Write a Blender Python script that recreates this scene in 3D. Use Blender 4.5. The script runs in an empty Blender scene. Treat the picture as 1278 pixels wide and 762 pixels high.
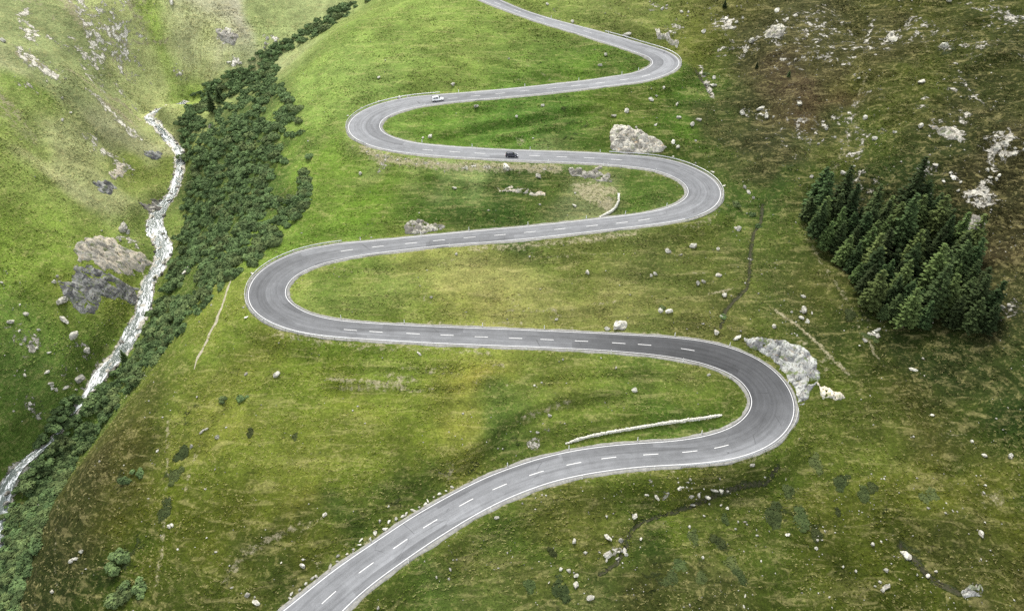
import bpy, bmesh, math, random
import numpy as np
from mathutils import Vector, Matrix, Euler
random.seed(7); RNG = np.random.default_rng(11)
scene = bpy.context.scene
COL = scene.collection

# ------------------------------------------------------------------ camera geometry (photo is 1278 x 762)
F = 880.0; DEP = math.radians(37); CZ = 116.5
FW = np.array([0, math.cos(DEP), -math.sin(DEP)]); UP = np.array([0, math.sin(DEP), math.cos(DEP)]); RT = np.array([1., 0, 0])
S = .2456
def plane(y): return S*(y-153.3)+1.0
def ray(u, v):
    u = np.asarray(u, float); v = np.asarray(v, float)
    return FW+((u-639)/F)[..., None]*RT-((v-381)/F)[..., None]*UP
def hit_plane(u, v, h=0):
    d = ray(u, v); t = (CZ-plane(0)-h)/(S*d[..., 1]-d[..., 2]); p = d*t[..., None]; p[..., 2] += CZ; return p
def hit_z(u, v, z):
    d = ray(u, v); t = (z-CZ)/d[..., 2]; p = d*t[..., None]; p[..., 2] += CZ; return p
def to_px(p):
    q = np.asarray(p, float)-np.array([0, 0, CZ]); w = q@FW
    return np.stack([639+F*(q@RT)/w, 381-F*(q@UP)/w, w], -1)

# ------------------------------------------------------------------ numpy noise
def _hash(ix, iy, seed):
    n = (ix.astype(np.int64)*374761393+iy.astype(np.int64)*668265263+seed*2147483647) & 0xffffffff
    n = ((n ^ (n >> 13))*1274126177) & 0xffffffff
    return ((n ^ (n >> 16)) & 0xffff)/65535.0
def vnoise(x, y, seed=0):
    ix = np.floor(x); iy = np.floor(y); fx = x-ix; fy = y-iy
    fx = fx*fx*fx*(fx*(fx*6-15)+10); fy = fy*fy*fy*(fy*(fy*6-15)+10)
    a = _hash(ix, iy, seed); b = _hash(ix+1, iy, seed); c = _hash(ix, iy+1, seed); d = _hash(ix+1, iy+1, seed)
    return (a*(1-fx)+b*fx)*(1-fy)+(c*(1-fx)+d*fx)*fy-.5
def fbm(x, y, scale, octaves=4, seed=0, gain=.5):
    o = 0; a = 1.; f = 1./scale
    ca, sa = math.cos(.7), math.sin(.7)
    for k in range(octaves):
        o = o+a*vnoise(x*f, y*f, seed+k*17); x, y = ca*x-sa*y, sa*x+ca*y; a *= gain; f *= 2.03
    return o
def sstep(a, b, x):
    t = np.clip((x-a)/(b-a), 0, 1); return t*t*(3-2*t)

# ------------------------------------------------------------------ curve helpers
def dense(p, n=8):
    p = np.array(p, float); out = []
    P = np.vstack([2*p[0]-p[1], p, 2*p[-1]-p[-2]])
    for i in range(1, len(P)-2):
        t = np.linspace(0, 1, n, endpoint=False)[:, None]
        a, b, c, d = P[i-1], P[i], P[i+1], P[i+2]
        out.append(.5*(2*b+(c-a)*t+(2*a-5*b+4*c-d)*t*t+(-a+3*b-3*c+d)*t**3))
    out.append(p[-1:]); return np.vstack(out)
def resamp(p, step):
    s = np.r_[0, np.cumsum(np.linalg.norm(np.diff(p[:, :2], axis=0), axis=1))]
    q = np.arange(0, s[-1], step); return np.stack([np.interp(q, s, p[:, i]) for i in range(p.shape[1])], 1)
def gsm(a, sig):
    if a.ndim > 1: return np.stack([gsm(a[:, i], sig) for i in range(a.shape[1])], 1)
    n = min(int(sig*3)+1, len(a)-2); k = np.exp(-.5*(np.arange(-n, n+1)/sig)**2); k /= k.sum()
    l = 2*a[0]-a[n:0:-1]; r = 2*a[-1]-a[-2:-n-2:-1]
    return np.convolve(np.r_[l, a, r], k, 'valid')

# ------------------------------------------------------------------ the road, from the two white edge lines
EDGE_L=[(318,800),(338,780),(359.9,762),(374.5,745.6),(399.7,724.4),(432.8,700.5),(472.6,673.5),(509.7,647.5),(541.5,629.5),(578.6,609),(618.4,590.5),(660,576.4),(679.8,570),(719.5,561.5),(759.3,556),(799,552.8),(838.8,550.7),(873.3,545.4),(905.1,536.9),(926.3,525),(936.9,511.7),(939.3,499.3),(934.5,486.6),(924,474.7),(910.6,465.7),(884.4,455),(849.9,447),(812.8,441.7),(759.8,437.2),(738.6,435.7),(659,432.3),(579.5,429.2),(528.6,427),(475.6,423.8),(422.6,420.1),(382.8,415.3),(356.3,409.2),(335,399.9),(319.2,390.6),(311.2,380),(309,368),(311.2,356.2),(317.8,344.2),(329.8,333.6),(348.3,323),(369.5,315),(396,308.4),(427.9,304),(475.6,299.7),(528.6,294.4),(610,287),(689.5,279.4),(742.6,273.3),(795.6,267.2),(827.4,261.3),(845.9,254.7),(856.6,246.8),(860,238.8),(855.2,229.5),(843.3,221.6),(822.1,213.6),(795.6,208.3),(755.8,204.9),(730,203.2),(689.5,201.5),(648.6,199.7),(595.6,197.3),(542.6,193.9),(502.8,189.9),(476.3,185.1),(452.4,178),(439.2,170),(433.9,160.7),(435.2,152.8),(444.5,143.5),(460.4,134.2),(484.2,126.8),(516,121),(555.8,117.8),(595.6,114.6),(648.6,109.6),(676,106.6),(729,100.8),(768.8,94.9),(795.3,90.1),(809.9,84.3),(816.6,78.2),(813.4,72.9),(803.3,68.4),(782,61.5),(755.6,53),(729,44.3),(702.6,36.6),(676,28.6),(649.5,19.4),(623,10),(599,0.8),(572,-10),(545,-21)]
EDGE_R=[(388,800),(409,780),(428,762),(446,743),(472.6,721.2),(509.7,695.2),(541.5,674),(578.6,650.1),(618.4,628.4),(650,614.4),(679.8,603.2),(719.5,593.4),(759.3,586.7),(799,582),(838.8,579.3),(878.6,577),(905.1,574),(931.6,567.4),(947,562.4),(966.6,551.2),(982.5,537.1),(990.9,522.6),(992.5,506.7),(987.8,489.4),(977.2,472.2),(958.6,455),(937.4,443),(910.9,433.2),(879.1,425.8),(847.3,421.8),(799.5,418.4),(740,415.5),(680.3,412.7),(610,409.8),(528.6,406.7),(475.6,403.9),(422.6,399.9),(396,394.6),(377.5,388),(364.2,380),(356.3,370.7),(355.5,361.5),(360.3,352.2),(369.5,343.7),(385.4,335),(409.3,327),(449,318.5),(502,311.6),(555,305.8),(610,301.8),(663,297.1),(716,291.3),(769,285.2),(822.1,278.6),(848.6,274.6),(869.8,269.3),(885.7,262.7),(897.6,252.1),(900.8,242.8),(899,233.5),(891,224.2),(877.8,215),(856.6,205.7),(835.3,199),(808.8,195.6),(769,193.3),(730,190.4),(648.6,187.8),(595.6,185.1),(542.6,181.4),(516,178),(494.8,173.5),(481.6,167.4),(473.6,160.2),(474.2,152.8),(481.6,146.2),(494.8,140.3),(516,134.2),(547.9,128.9),(580,125.5),(623,121.8),(676,116.6),(729,110.5),(782,104.2),(808.6,100.2),(829.8,93.3),(844.4,85.4),(848.9,76.9),(844.4,69.5),(832.5,63.6),(813.9,58.3),(795.3,53),(774.1,46.4),(750.3,40.3),(729,34.5),(702.6,27.8),(676,20.7),(649.5,12),(625.7,2.1),(600,-9),(575,-20)]
def build_road_line():
    Ld = dense(EDGE_L); Rd = dense(EDGE_R)
    lp = hit_plane(Ld[:, 0], Ld[:, 1]); rp = hit_plane(Rd[:, 0], Rd[:, 1])
    for it in range(6):
        l = resamp(lp, .5); r = resamp(rp, .5); j = 0; mid = []; w = []
        for i in range(len(l)):
            win = r[j:j+80]; k = np.argmin(((win[:, :2]-l[i, :2])**2).sum(1)); j += k
            mid.append((l[i]+r[j])/2); w.append(np.linalg.norm(l[i, :2]-r[j, :2]))
        c = resamp(np.c_[np.array(mid), np.array(w)], .5)
        c[:, :2] = gsm(c[:, :2], 5); c[:, 3] = gsm(c[:, 3], 12)
        c = resamp(c, .75)
        c[:, 2] = gsm(plane(c[:, 1]), 34)
        def re(px, pw):
            k = np.array([np.argmin(((c[:, :2]-q[:2])**2).sum(1)) for q in pw]); return hit_z(px[:, 0], px[:, 1], c[k, 2])
        lp = re(Ld, lp); rp = re(Rd, rp)
    return c
ROAD = build_road_line()                      # x, y, z, width between the white lines; every 0.75 m
RT_T = np.gradient(ROAD[:, :2], axis=0); RT_T /= np.linalg.norm(RT_T, axis=1)[:, None]
RT_N = np.stack([-RT_T[:, 1], RT_T[:, 0]], 1)  # to the left when driving uphill
ROAD_PX = to_px(ROAD[:, :3])
def road_at_px(u, v):
    """index of the road sample that shows nearest to a photo position"""
    return int(np.argmin((ROAD_PX[:, 0]-u)**2+((ROAD_PX[:, 1]-v)*1.3)**2))

# ------------------------------------------------------------------ terrain height field
def axis(a, b, step, far):
    c = np.arange(a, b+step, step); lo = []; hi = []; g = step; x = a
    while x > -far: g *= 1.28; x -= g; lo.append(x)
    g = step; x = c[-1]
    while x < far: g *= 1.28; x += g; hi.append(x)
    return np.r_[lo[::-1], c, hi]
GX = axis(-172, 172, .46, 4000); GY = axis(62, 350, .46, 4000)
XX, YY = np.meshgrid(GX, GY)                   # [iy, ix]

CREST = [(432, 30, -2), (410, 90, -2), (392, 150, -3), (392, 210, -3), (380, 260, -3), (335, 315, -2.5), (287, 347, -2.5), (250, 395, -4), (213, 445, -6), (165, 500, -8), (110, 570, -11), (65, 640, -14), (35, 730, -17), (15, 800, -18)]
BROOK = [(232, 128, -33), (205, 146, -33), (188, 154, -33), (205, 168, -33), (222, 185, -33), (224, 205, -33), (215, 235, -33), (200, 255, -33), (192, 280, -33), (203, 305, -33), (197, 330, -33), (185, 350, -33.5), (178, 385, -34), (165, 410, -34), (148, 440, -34), (128, 460, -34), (112, 488, -34), (96, 514, -34.5), (68, 548, -35), (38, 578, -35), (8, 615, -35), (-4, 660, -35), (-10, 700, -35), (-20, 760, -35)]
CTRL = CREST+[p for p in BROOK]+[
 # valley side beyond the brook
 (150, 190, -24), (150, 250, -24), (95, 240, -15), (50, 300, -9), (0, 250, 0), (0, 350, -5), (0, 450, -12), (60, 410, -18), (118, 325, -20), (150, 370, -29), (70, 480, -24), (0, 540, -22), (20, 500, -22), (-30, 600, -28),
 (0, 150, 6), (0, 50, 12), (0, 0, 14), (100, 100, -4), (190, 100, -16), (150, 0, 2), (290, 60, -17), (300, 0, -10), (390, 10, -16), (-80, 300, 10), (-80, 100, 20),
 # gully up to the top edge
 (300, 88, -26), (350, 60, -22), (400, 36, -17), (450, 6, -13), (250, 112, -30),
 # brook side slope under the shrubs
 (300, 150, -17), (300, 230, -16), (265, 300, -18), (240, 350, -19), (205, 400, -21), (250, 180, -25),
 # meadow above the top bend
 (470, 40, 0), (520, 10, .5), (450, 90, 0), (620, 50, .4), (560, 80, .3),
 # fold with the ditch, then the rising heath
 (868, 85, -1.5), (888, 115, -1.5), (885, 170, -1.5), (915, 225, -1.5), (946, 270, -1.6), (940, 330, -1.6), (905, 385, -1.6), (893, 420, -.8), (800, 20, 1), (850, 40, 2),
 (920, 100, 3), (960, 60, 7), (1000, 100, 6), (1000, 20, 12), (1100, 50, 14), (1180, 20, 20), (1278, 0, 26), (1278, 150, 21), (1100, 150, 9), (1200, 220, 14), (1278, 300, 15), (1080, 230, 6), (1000, 200, 3), (970, 150, 2),
 (1000, 280, 1.5), (1050, 350, 2.5), (1150, 400, 5), (1150, 300, 6), (1278, 450, 10), (1100, 450, 3), (1040, 430, 3.2), (1000, 420, 2.5), (1060, 500, 1.8), (1020, 540, -.5),
 (1278, 600, 6), (1150, 600, 0), (1200, 500, 5), (1278, 762, 2), (1000, 650, -3), (1100, 740, -3), (850, 700, -4), (700, 740, -4), (560, 740, -2.5), (930, 600, -2.6), (850, 620, -3.0), (780, 670, -4.2), (700, 660, -2.2), (650, 690, -2.5),
 (1400, 300, 28), (1400, 650, 14),
 # meadows between the legs
 (620, 350, -.3), (480, 350, .2), (800, 360, -.3), (600, 490, .5), (450, 480, .6), (720, 480, .9), (350, 470, -.4), (300, 560, .2), (420, 580, .9), (250, 640, -1.5), (330, 690, .2), (180, 600, -5), (160, 700, -7),
 (650, 160, -.5), (560, 165, -.3), (640, 245, -.4), (730, 160, -.3), (830, 150, 0), (560, 245, -.3), (700, 545, .2), (800, 525, .1), (860, 380, -.6),
]
cp = np.array(CTRL, float); cw = np.stack([hit_plane(a, b, h) for a, b, h in CTRL]); ch = cp[:, 2]
rs = ROAD[::10]; cw = np.vstack([cw[:, :2], rs[:, :2]]); ch = np.r_[ch, rs[:, 2]-plane(rs[:, 1])]
RC = 7.0
def _phi(d2): return -np.sqrt(d2+RC*RC)
D2 = ((cw[:, None]-cw[None])**2).sum(-1); n = len(cw)
A = np.zeros((n+1, n+1)); A[:n, :n] = _phi(D2)+np.eye(n)*1.2; A[:n, n] = 1; A[n, :n] = 1
sol = np.linalg.solve(A, np.r_[ch, 0]); RBW = sol[:n]; RB0 = sol[n]
def rbf(x, y):
    out = np.full(x.shape, RB0, np.float32); xf = x.ravel().astype(np.float32); yf = y.ravel().astype(np.float32); o = np.zeros(xf.shape, np.float32)
    for (a, b), w in zip(cw.astype(np.float32), RBW.astype(np.float32)):
        o -= w*np.sqrt((xf-a)**2+(yf-b)**2+np.float32(RC*RC))
    return out+o.reshape(x.shape)
# the offsets are smooth, so solve them on a coarser grid and spread that over the fine one
cx = np.arange(-240, 241, 2.0); cy = np.arange(30, 381, 2.0); CXX, CYY = np.meshgrid(cx, cy); CO = rbf(CXX, CYY)
def bil(gx, gy, A, x, y):
    x = np.clip(x, gx[0], gx[-1]-1e-6); y = np.clip(y, gy[0], gy[-1]-1e-6)
    i = np.clip(np.searchsorted(gx, x, 'right')-1, 0, len(gx)-2); j = np.clip(np.searchsorted(gy, y, 'right')-1, 0, len(gy)-2)
    fx = (x-gx[i])/(gx[i+1]-gx[i]); fy = (y-gy[j])/(gy[j+1]-gy[j])
    return (A[j, i]*(1-fx)+A[j, i+1]*fx)*(1-fy)+(A[j+1, i]*(1-fx)+A[j+1, i+1]*fx)*fy
HH = plane(YY)+bil(cx, cy, CO, XX, YY)
HH += .38*np.maximum(0, np.abs(XX)-235)+.1*np.maximum(0, YY-380)

def stamp(poly, radius, fn):
    """walk a dense world polyline; fn gets grid windows, distances (and signed side) to update"""
    P = resamp(np.asarray(poly, float), .8)
    D = np.full(XX.shape, 1e9, np.float32); I = np.zeros(XX.shape, np.int32); touched = np.zeros(XX.shape, bool)
    for k, p in enumerate(P):
        i0, i1 = np.searchsorted(GX, [p[0]-radius, p[0]+radius]); j0, j1 = np.searchsorted(GY, [p[1]-radius, p[1]+radius])
        if i0 == i1 or j0 == j1: continue
        w = np.s_[j0:j1, i0:i1]; d = np.sqrt((XX[w]-p[0])**2+(YY[w]-p[1])**2)
        m = d < D[w]; D[w] = np.where(m, d, D[w]); I[w] = np.where(m, k, I[w])
    m = D < radius
    return P, D, I, m
def ptw(poly, h=None):
    """photo polyline -> world polyline on the terrain before relief"""
    return np.array([cast0(u, v) for u, v in poly])
def make_caster(field):
    def cast(u, v):
        d = ray(u, v); t = np.arange(60, 620, .4); p = d*t[:, None]; p[:, 2] += CZ
        g = p[:, 2]-bil(GX, GY, field, p[:, 0], p[:, 1]); k = np.argmax(g < 0)
        if g[k] >= 0: k = len(t)-1
        f = g[k-1]/(g[k-1]-g[k]) if k else 0
        return p[k-1]*(1-f)+p[k]*f
    return cast
cast0 = make_caster(HH.copy())

# relief: small lumps on the meadow, humps and hollows on the heath, gullies on the far valley side
px = to_px(np.stack([XX, YY, HH], -1).reshape(-1, 3)).reshape(XX.shape+(3,))
PU, PV = px[..., 0], px[..., 1]
def blobmask(pts, r):
    m = np.zeros(XX.shape)
    for u, v, k in pts:
        p = cast0(u, v); m = np.maximum(m, k*np.exp(-((XX-p[0])**2+(YY-p[1])**2)/(r*r)))
    return m
def right_side():
    fold = ptw([(800, -20), (868, 85), (888, 115), (885, 170), (915, 225), (946, 270), (940, 330), (960, 420), (1050, 520), (1030, 600), (960, 640), (800, 700), (740, 780)])
    fx = np.interp(YY, fold[::-1, 1], fold[::-1, 0]); return sstep(-2, 22, XX-fx)
RIGHT = right_side()
brook_w = np.array([hit_plane(u, v, h) for u, v, h in BROOK])
bx = np.interp(YY, brook_w[::-1, 1], brook_w[::-1, 0]); LEFTS = sstep(0, 25, bx-XX)
RELF = .35+1.0*RIGHT+.7*LEFTS
rel = fbm(XX, YY, 26, 4, 3)*3.4*(RIGHT*1.6+LEFTS*1.2+.12)+fbm(XX, YY, 9, 3, 9)*.9*(RIGHT*1.1+LEFTS*1.1+.3)
rel += -np.abs(fbm(XX*1.0+YY*.55, YY*.35-XX*.2, 14, 3, 21))*3.2*LEFTS
def to_road(x, y):
    g_ = np.array([[np.min(np.hypot(ROAD[::6, 0]-a, ROAD[::6, 1]-b)) for a in cx[::2]] for b in cy[::2]]); return bil(cx[::2], cy[::2], g_, x, y)
# sheep terraces along the contours
zz = HH+fbm(XX, YY, 12, 3, 31)*1.6
rel += (np.abs(((zz/.62) % 1)-.5)-.25)*.5*(.5+vnoise(XX/14, YY/9, 5))*(1-.75*RIGHT)*np.exp(-np.maximum(0, to_road(XX, YY)-16)/10)
rel += fbm(XX, YY, 2.1, 3, 44)*.20+fbm(XX, YY, .9, 2, 45)*.10

STEPS = [([(555, 600), (590, 570), (632, 534), (670, 513), (707, 502), (760, 494), (800, 489)], 1.5), ([(400, 642), (350, 668), (300, 692), (278, 730), (276, 775)], .8), ([(530, 172), (600, 160), (690, 143), (760, 131)], 1.5), ([(600, 178), (670, 163), (740, 150)], .8),
         ([(590, 70), (650, 85), (700, 105)], .7), ([(700, 395), (780, 380), (860, 372)], .4), ([(380, 478), (450, 482), (520, 472), (600, 462)], .5), ([(380, 462), (450, 466), (520, 462), (600, 458)], .8), ([(390, 478), (470, 486), (560, 484), (640, 478)], .9), ([(420, 500), (520, 506), (620, 498), (700, 490)], .5), ([(640, 480), (720, 470), (800, 466), (870, 470)], .7), ([(420, 337), (520, 331), (640, 326), (760, 322)], .5), ([(440, 370), (560, 372), (680, 368)], .5), ([(700, 342), (800, 345), (900, 352)], .6), ([(520, 60), (600, 90), (690, 100)], .5), ([(300, 480), (270, 520), (235, 580), (215, 640)], .6), ([(430, 212), (520, 222), (600, 232), (690, 240)], .7)]
for poly, amp in STEPS:
    P, D, I, m = stamp(ptw(poly), 9, None)
    t = np.gradient(P[:, :2], axis=0); tn = t/np.linalg.norm(t, axis=1)[:, None]
    if tn[:, 0].mean() < 0: tn = -tn
    side = (XX-P[I, 0])*(-tn[I, 1])+(YY-P[I, 1])*tn[I, 0]
    e = np.minimum(I, len(P)-1-I)*.8
    rel += np.where(m, amp*np.tanh(side/1.2)*np.exp(-(D/4.2)**2)*sstep(0, 8, e), 0)

# road bench: distance and a blended road level
DR = np.full(XX.shape, 1e9); WS = np.zeros(XX.shape); ZS = np.zeros(XX.shape); RW = np.zeros(XX.shape)
for x, y, z, w in ROAD:
    i0, i1 = np.searchsorted(GX, [x-17, x+17]); j0, j1 = np.searchsorted(GY, [y-17, y+17])
    q = np.s_[j0:j1, i0:i1]; d2 = (XX[q]-x)**2+(YY[q]-y)**2; k = 1/(d2+.3)**3
    WS[q] += k; ZS[q] += k*z; d = np.sqrt(d2)-w/2; mm = d < DR[q]; DR[q] = np.where(mm, d, DR[q])
ZR = np.where(WS > 0, ZS/np.maximum(WS, 1e-12), 0)
rel *= sstep(1.2, 5, DR)
HH = HH+rel
near = 1-sstep(1.25, 7.5, DR)
HH = np.where(WS > 0, HH*(1-near)+(ZR-.22)*near, HH)

# brook bed and ditches
BW = np.interp(np.arange(len(BROOK)), [0, 1, 3, 6, 8, 10, 12, 14, 16, 17, 18, 19, 20, 23], [1.6, 2.2, 2.8, 2.8, 5.0, 4.4, 4.2, 5.2, 3.2, .9, .7, 2.2, 3.2, 3.6])
bl = dense(np.c_[brook_w, BW], 8)
P, D, I, m = stamp(bl, 16, None)
BL = resamp(bl, .8); BL[:, 2] = gsm(bil(GX, GY, HH, BL[:, 0], BL[:, 1]), 4)
bed = BL[I, 2]-1.3
k = 1-sstep(BL[I, 3]*.5, BL[I, 3]*.5+4.5, D)
HH = np.where(m, HH*(1-k)+np.minimum(HH, bed+fbm(XX, YY, 2.5, 3, 77)*.9)*k, HH); BROOK_D = D; BROOK_I = I
DITCHES = [([(868, 85), (880, 103), (890, 118)], 1.0, .7), ([(952, 255), (950, 275), (941, 290), (937, 315), (936, 340), (933, 358), (918, 372), (906, 385), (900, 405)], .95, .8),
           ([(968, 590), (955, 606), (925, 612), (890, 622), (858, 632), (830, 640), (800, 650), (788, 662), (782, 680), (770, 700), (748, 715)], .8, .6), ([(1125, 680), (1150, 705), (1175, 725), (1200, 738)], 1.2, .6)]
DITCH_M = np.zeros(XX.shape)
for poly, wd, dp in DITCHES:
    P, D, I, m = stamp(ptw(poly), 6, None); g = np.exp(-(D/wd)**2)*(m); HH = HH-dp*g*sstep(.6, 2.4, DR); DITCH_M = np.maximum(DITCH_M, np.where(m, np.exp(-(D/(wd*.8))**2), 0))
cast = make_caster(HH)
def ground(x, y): return float(bil(GX, GY, HH, np.array([x]), np.array([y]))[0])
def gvec(x, y): return bil(GX, GY, HH, np.asarray(x, float), np.asarray(y, float))
# ------------------------------------------------------------------ vegetation map (kinds of plant cover by place, some light and shade painted in)
PAL = dict(bright=(.150, .215, .040), lush=(.098, .150, .026), deep=(.050, .082, .018), olive=(.128, .140, .028), gold=(.185, .175, .048), pale=(.310, .295, .165), heath=(.078, .064, .034), dark=(.036, .046, .016), forest=(.03, .032, .014))
VEG = [
 (0, 0, 'bright pale'), (60, 40, 'bright pale'), (150, 40, 'bright pale'), (200, 20, 'bright'), (0, 90, 'pale bright'), (40, 80, 'bright pale'), (100, 130, 'bright pale'), (170, 100, 'bright pale'), (250, 60, 'bright pale'), (330, 30, 'bright lush'), (280, 20, 'bright pale'), (250, 100, 'lush bright'),
 (0, 140, 'bright'), (40, 170, 'bright'), (30, 220, 'bright lush'), (60, 130, 'bright'), (100, 230, 'bright pale'), (30, 300, 'lush'), (60, 260, 'lush bright'), (120, 200, 'bright pale'), (170, 180, 'pale lush'), (200, 215, 'lush olive'), (150, 260, 'lush'), (20, 380, 'lush'), (20, 440, 'lush'), (60, 440, 'lush'), (30, 520, 'lush deep'), (90, 510, 'lush deep'), (20, 580, 'lush deep'), (120, 400, 'lush olive'), (150, 430, 'lush deep'), (80, 350, 'lush olive'),
 (450, 60, 'bright'), (400, 130, 'bright'), (500, 40, 'bright lush'), (540, 15, 'bright'), (560, 70, 'lush bright'), (650, 70, 'lush'), (720, 90, 'lush'), (770, 80, 'lush deep'), (500, 100, 'bright lush'), (600, 105, 'lush bright'), (540, 160, 'lush'), (640, 150, 'lush deep'), (720, 160, 'deep lush'), (640, 170, 'lush'), (820, 140, 'deep olive'), (850, 110, 'lush deep'), (400, 210, 'bright'), (360, 290, 'bright lush'), (470, 230, 'lush'), (470, 200, 'lush pale'), (560, 205, 'pale lush'), (700, 205, 'lush pale'), (740, 245, 'pale olive'), (560, 250, 'lush deep'), (650, 260, 'lush deep'), (700, 235, 'olive lush'), (800, 230, 'lush'), (440, 270, 'bright lush'),
 (300, 320, 'bright'), (270, 370, 'bright olive'), (400, 360, 'gold bright'), (430, 340, 'olive lush'), (520, 360, 'gold lush'), (520, 330, 'gold olive'), (620, 350, 'gold olive'), (620, 385, 'gold olive'), (720, 320, 'olive'), (720, 370, 'gold olive'), (820, 325, 'olive'), (880, 330, 'olive'), (920, 280, 'olive lush'), (760, 395, 'gold olive'), (860, 400, 'gold olive'), (860, 365, 'olive'), (600, 315, 'olive gold'),
 (320, 440, 'olive gold'), (250, 430, 'olive bright'), (450, 450, 'olive deep'), (450, 480, 'gold olive'), (540, 460, 'lush olive'), (600, 455, 'lush olive'), (700, 470, 'olive deep'), (800, 465, 'deep olive'), (880, 490, 'olive lush'), (860, 525, 'lush deep'), (750, 535, 'olive deep'), (900, 530, 'lush'), (300, 520, 'gold olive'), (400, 530, 'gold lush'), (380, 580, 'gold lush'), (500, 540, 'olive lush'), (600, 500, 'olive'), (560, 560, 'olive deep'), (640, 550, 'deep'), (640, 575, 'deep olive'), (250, 600, 'olive lush'), (350, 650, 'gold lush'), (430, 615, 'lush olive'), (500, 612, 'deep'), (420, 660, 'deep'), (370, 700, 'deep olive'), (150, 520, 'lush heath'), (180, 480, 'lush olive'), (130, 580, 'deep heath'), (180, 560, 'deep olive'), (210, 600, 'olive deep'), (120, 640, 'deep heath'), (60, 700, 'deep heath'), (80, 600, 'deep olive'), (180, 700, 'deep lush'), (150, 690, 'deep dark'), (250, 720, 'lush deep'), (270, 670, 'lush olive'), (330, 735, 'deep'), (120, 740, 'deep olive'), (20, 755, 'heath deep'),
 (560, 690, 'olive deep'), (520, 720, 'lush deep'), (640, 665, 'olive heath'), (640, 650, 'lush deep'), (720, 630, 'olive heath'), (620, 735, 'deep olive'), (700, 720, 'deep heath'), (700, 755, 'dark heath'), (800, 740, 'dark heath'), (800, 690, 'deep dark'), (850, 655, 'olive lush'), (900, 600, 'olive heath'), (860, 600, 'olive'), (940, 640, 'olive deep'), (1000, 590, 'lush olive'), (1050, 650, 'olive'), (1000, 720, 'deep olive'), (900, 740, 'heath deep'), (1100, 600, 'olive'), (1180, 600, 'olive'), (1270, 560, 'deep'), (1250, 650, 'olive heath'), (1200, 700, 'heath deep'), (1270, 740, 'heath dark'), (1100, 740, 'olive deep'), (1080, 550, 'olive lush'), (1180, 520, 'olive heath'), (1270, 490, 'deep'), (1250, 470, 'deep'), (1220, 500, 'deep olive'), (1100, 480, 'olive deep'),
 (1000, 440, 'olive lush'), (960, 360, 'olive lush'), (1010, 350, 'olive'), (970, 300, 'olive lush'), (1040, 410, 'deep olive'), (1150, 440, 'deep dark'), (1240, 440, 'deep heath'), (1270, 430, 'deep heath'), (930, 255, 'lush deep'), (970, 230, 'deep'), (930, 190, 'heath deep'), (900, 140, 'heath deep'), (875, 160, 'lush'), (1000, 150, 'heath deep'), (1050, 100, 'heath deep'), (960, 190, 'heath dark'), (1030, 120, 'heath'), (980, 100, 'heath'), (950, 50, 'heath deep'), (1000, 20, 'heath deep'), (900, 20, 'olive heath'), (800, 20, 'olive lush'), (700, 10, 'bright olive'), (860, 50, 'olive'), (1100, 50, 'heath deep'), (1100, 110, 'deep heath'), (1170, 100, 'deep olive'), (1200, 30, 'deep olive'), (1150, 20, 'olive deep'), (1270, 80, 'deep heath'), (1090, 180, 'deep olive'), (1040, 200, 'olive heath'), (1200, 150, 'heath deep'), (1230, 110, 'deep heath'), (1150, 190, 'deep heath'), (1270, 200, 'heath'), (1200, 230, 'heath'), (1270, 300, 'heath'), (1230, 280, 'heath'), (1250, 350, 'heath deep'), (1000, 235, 'deep olive'), (1100, 230, 'deep dark'), (1150, 330, 'forest'), (1100, 300, 'forest'), (1200, 390, 'forest'), (1060, 270, 'forest'), (1170, 270, 'forest deep'),
 (300, 150, 'deep'), (260, 200, 'deep'), (330, 200, 'deep'), (270, 270, 'deep'), (320, 270, 'deep'), (220, 360, 'deep lush'), (220, 390, 'deep'),
]
vw = np.array([cast0(u, v)[:2] for u, v, k in VEG]); vc = np.array([np.mean([np.array(PAL[a])*w for a, w in zip(k.split(), (1.2, .8))], 0) if ' ' in k else np.array(PAL[k]) for u, v, k in VEG])
CVX, CVY = np.meshgrid(cx, cy)
# wobble the borders between kinds of cover
wx = CVX+fbm(CVX, CVY, 16, 4, 61)*15; wy = CVY+fbm(CVX, CVY, 16, 4, 62)*15
num = np.zeros(CVX.shape+(3,)); den = np.zeros(CVX.shape)
for p, c in zip(vw, vc):
    w = 1/(((wx-p[0])**2+(wy-p[1])**2)/(1+.004*p[1])+9)**2.1; num += w[..., None]*c; den += w
vmap = num/den[..., None]
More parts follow.
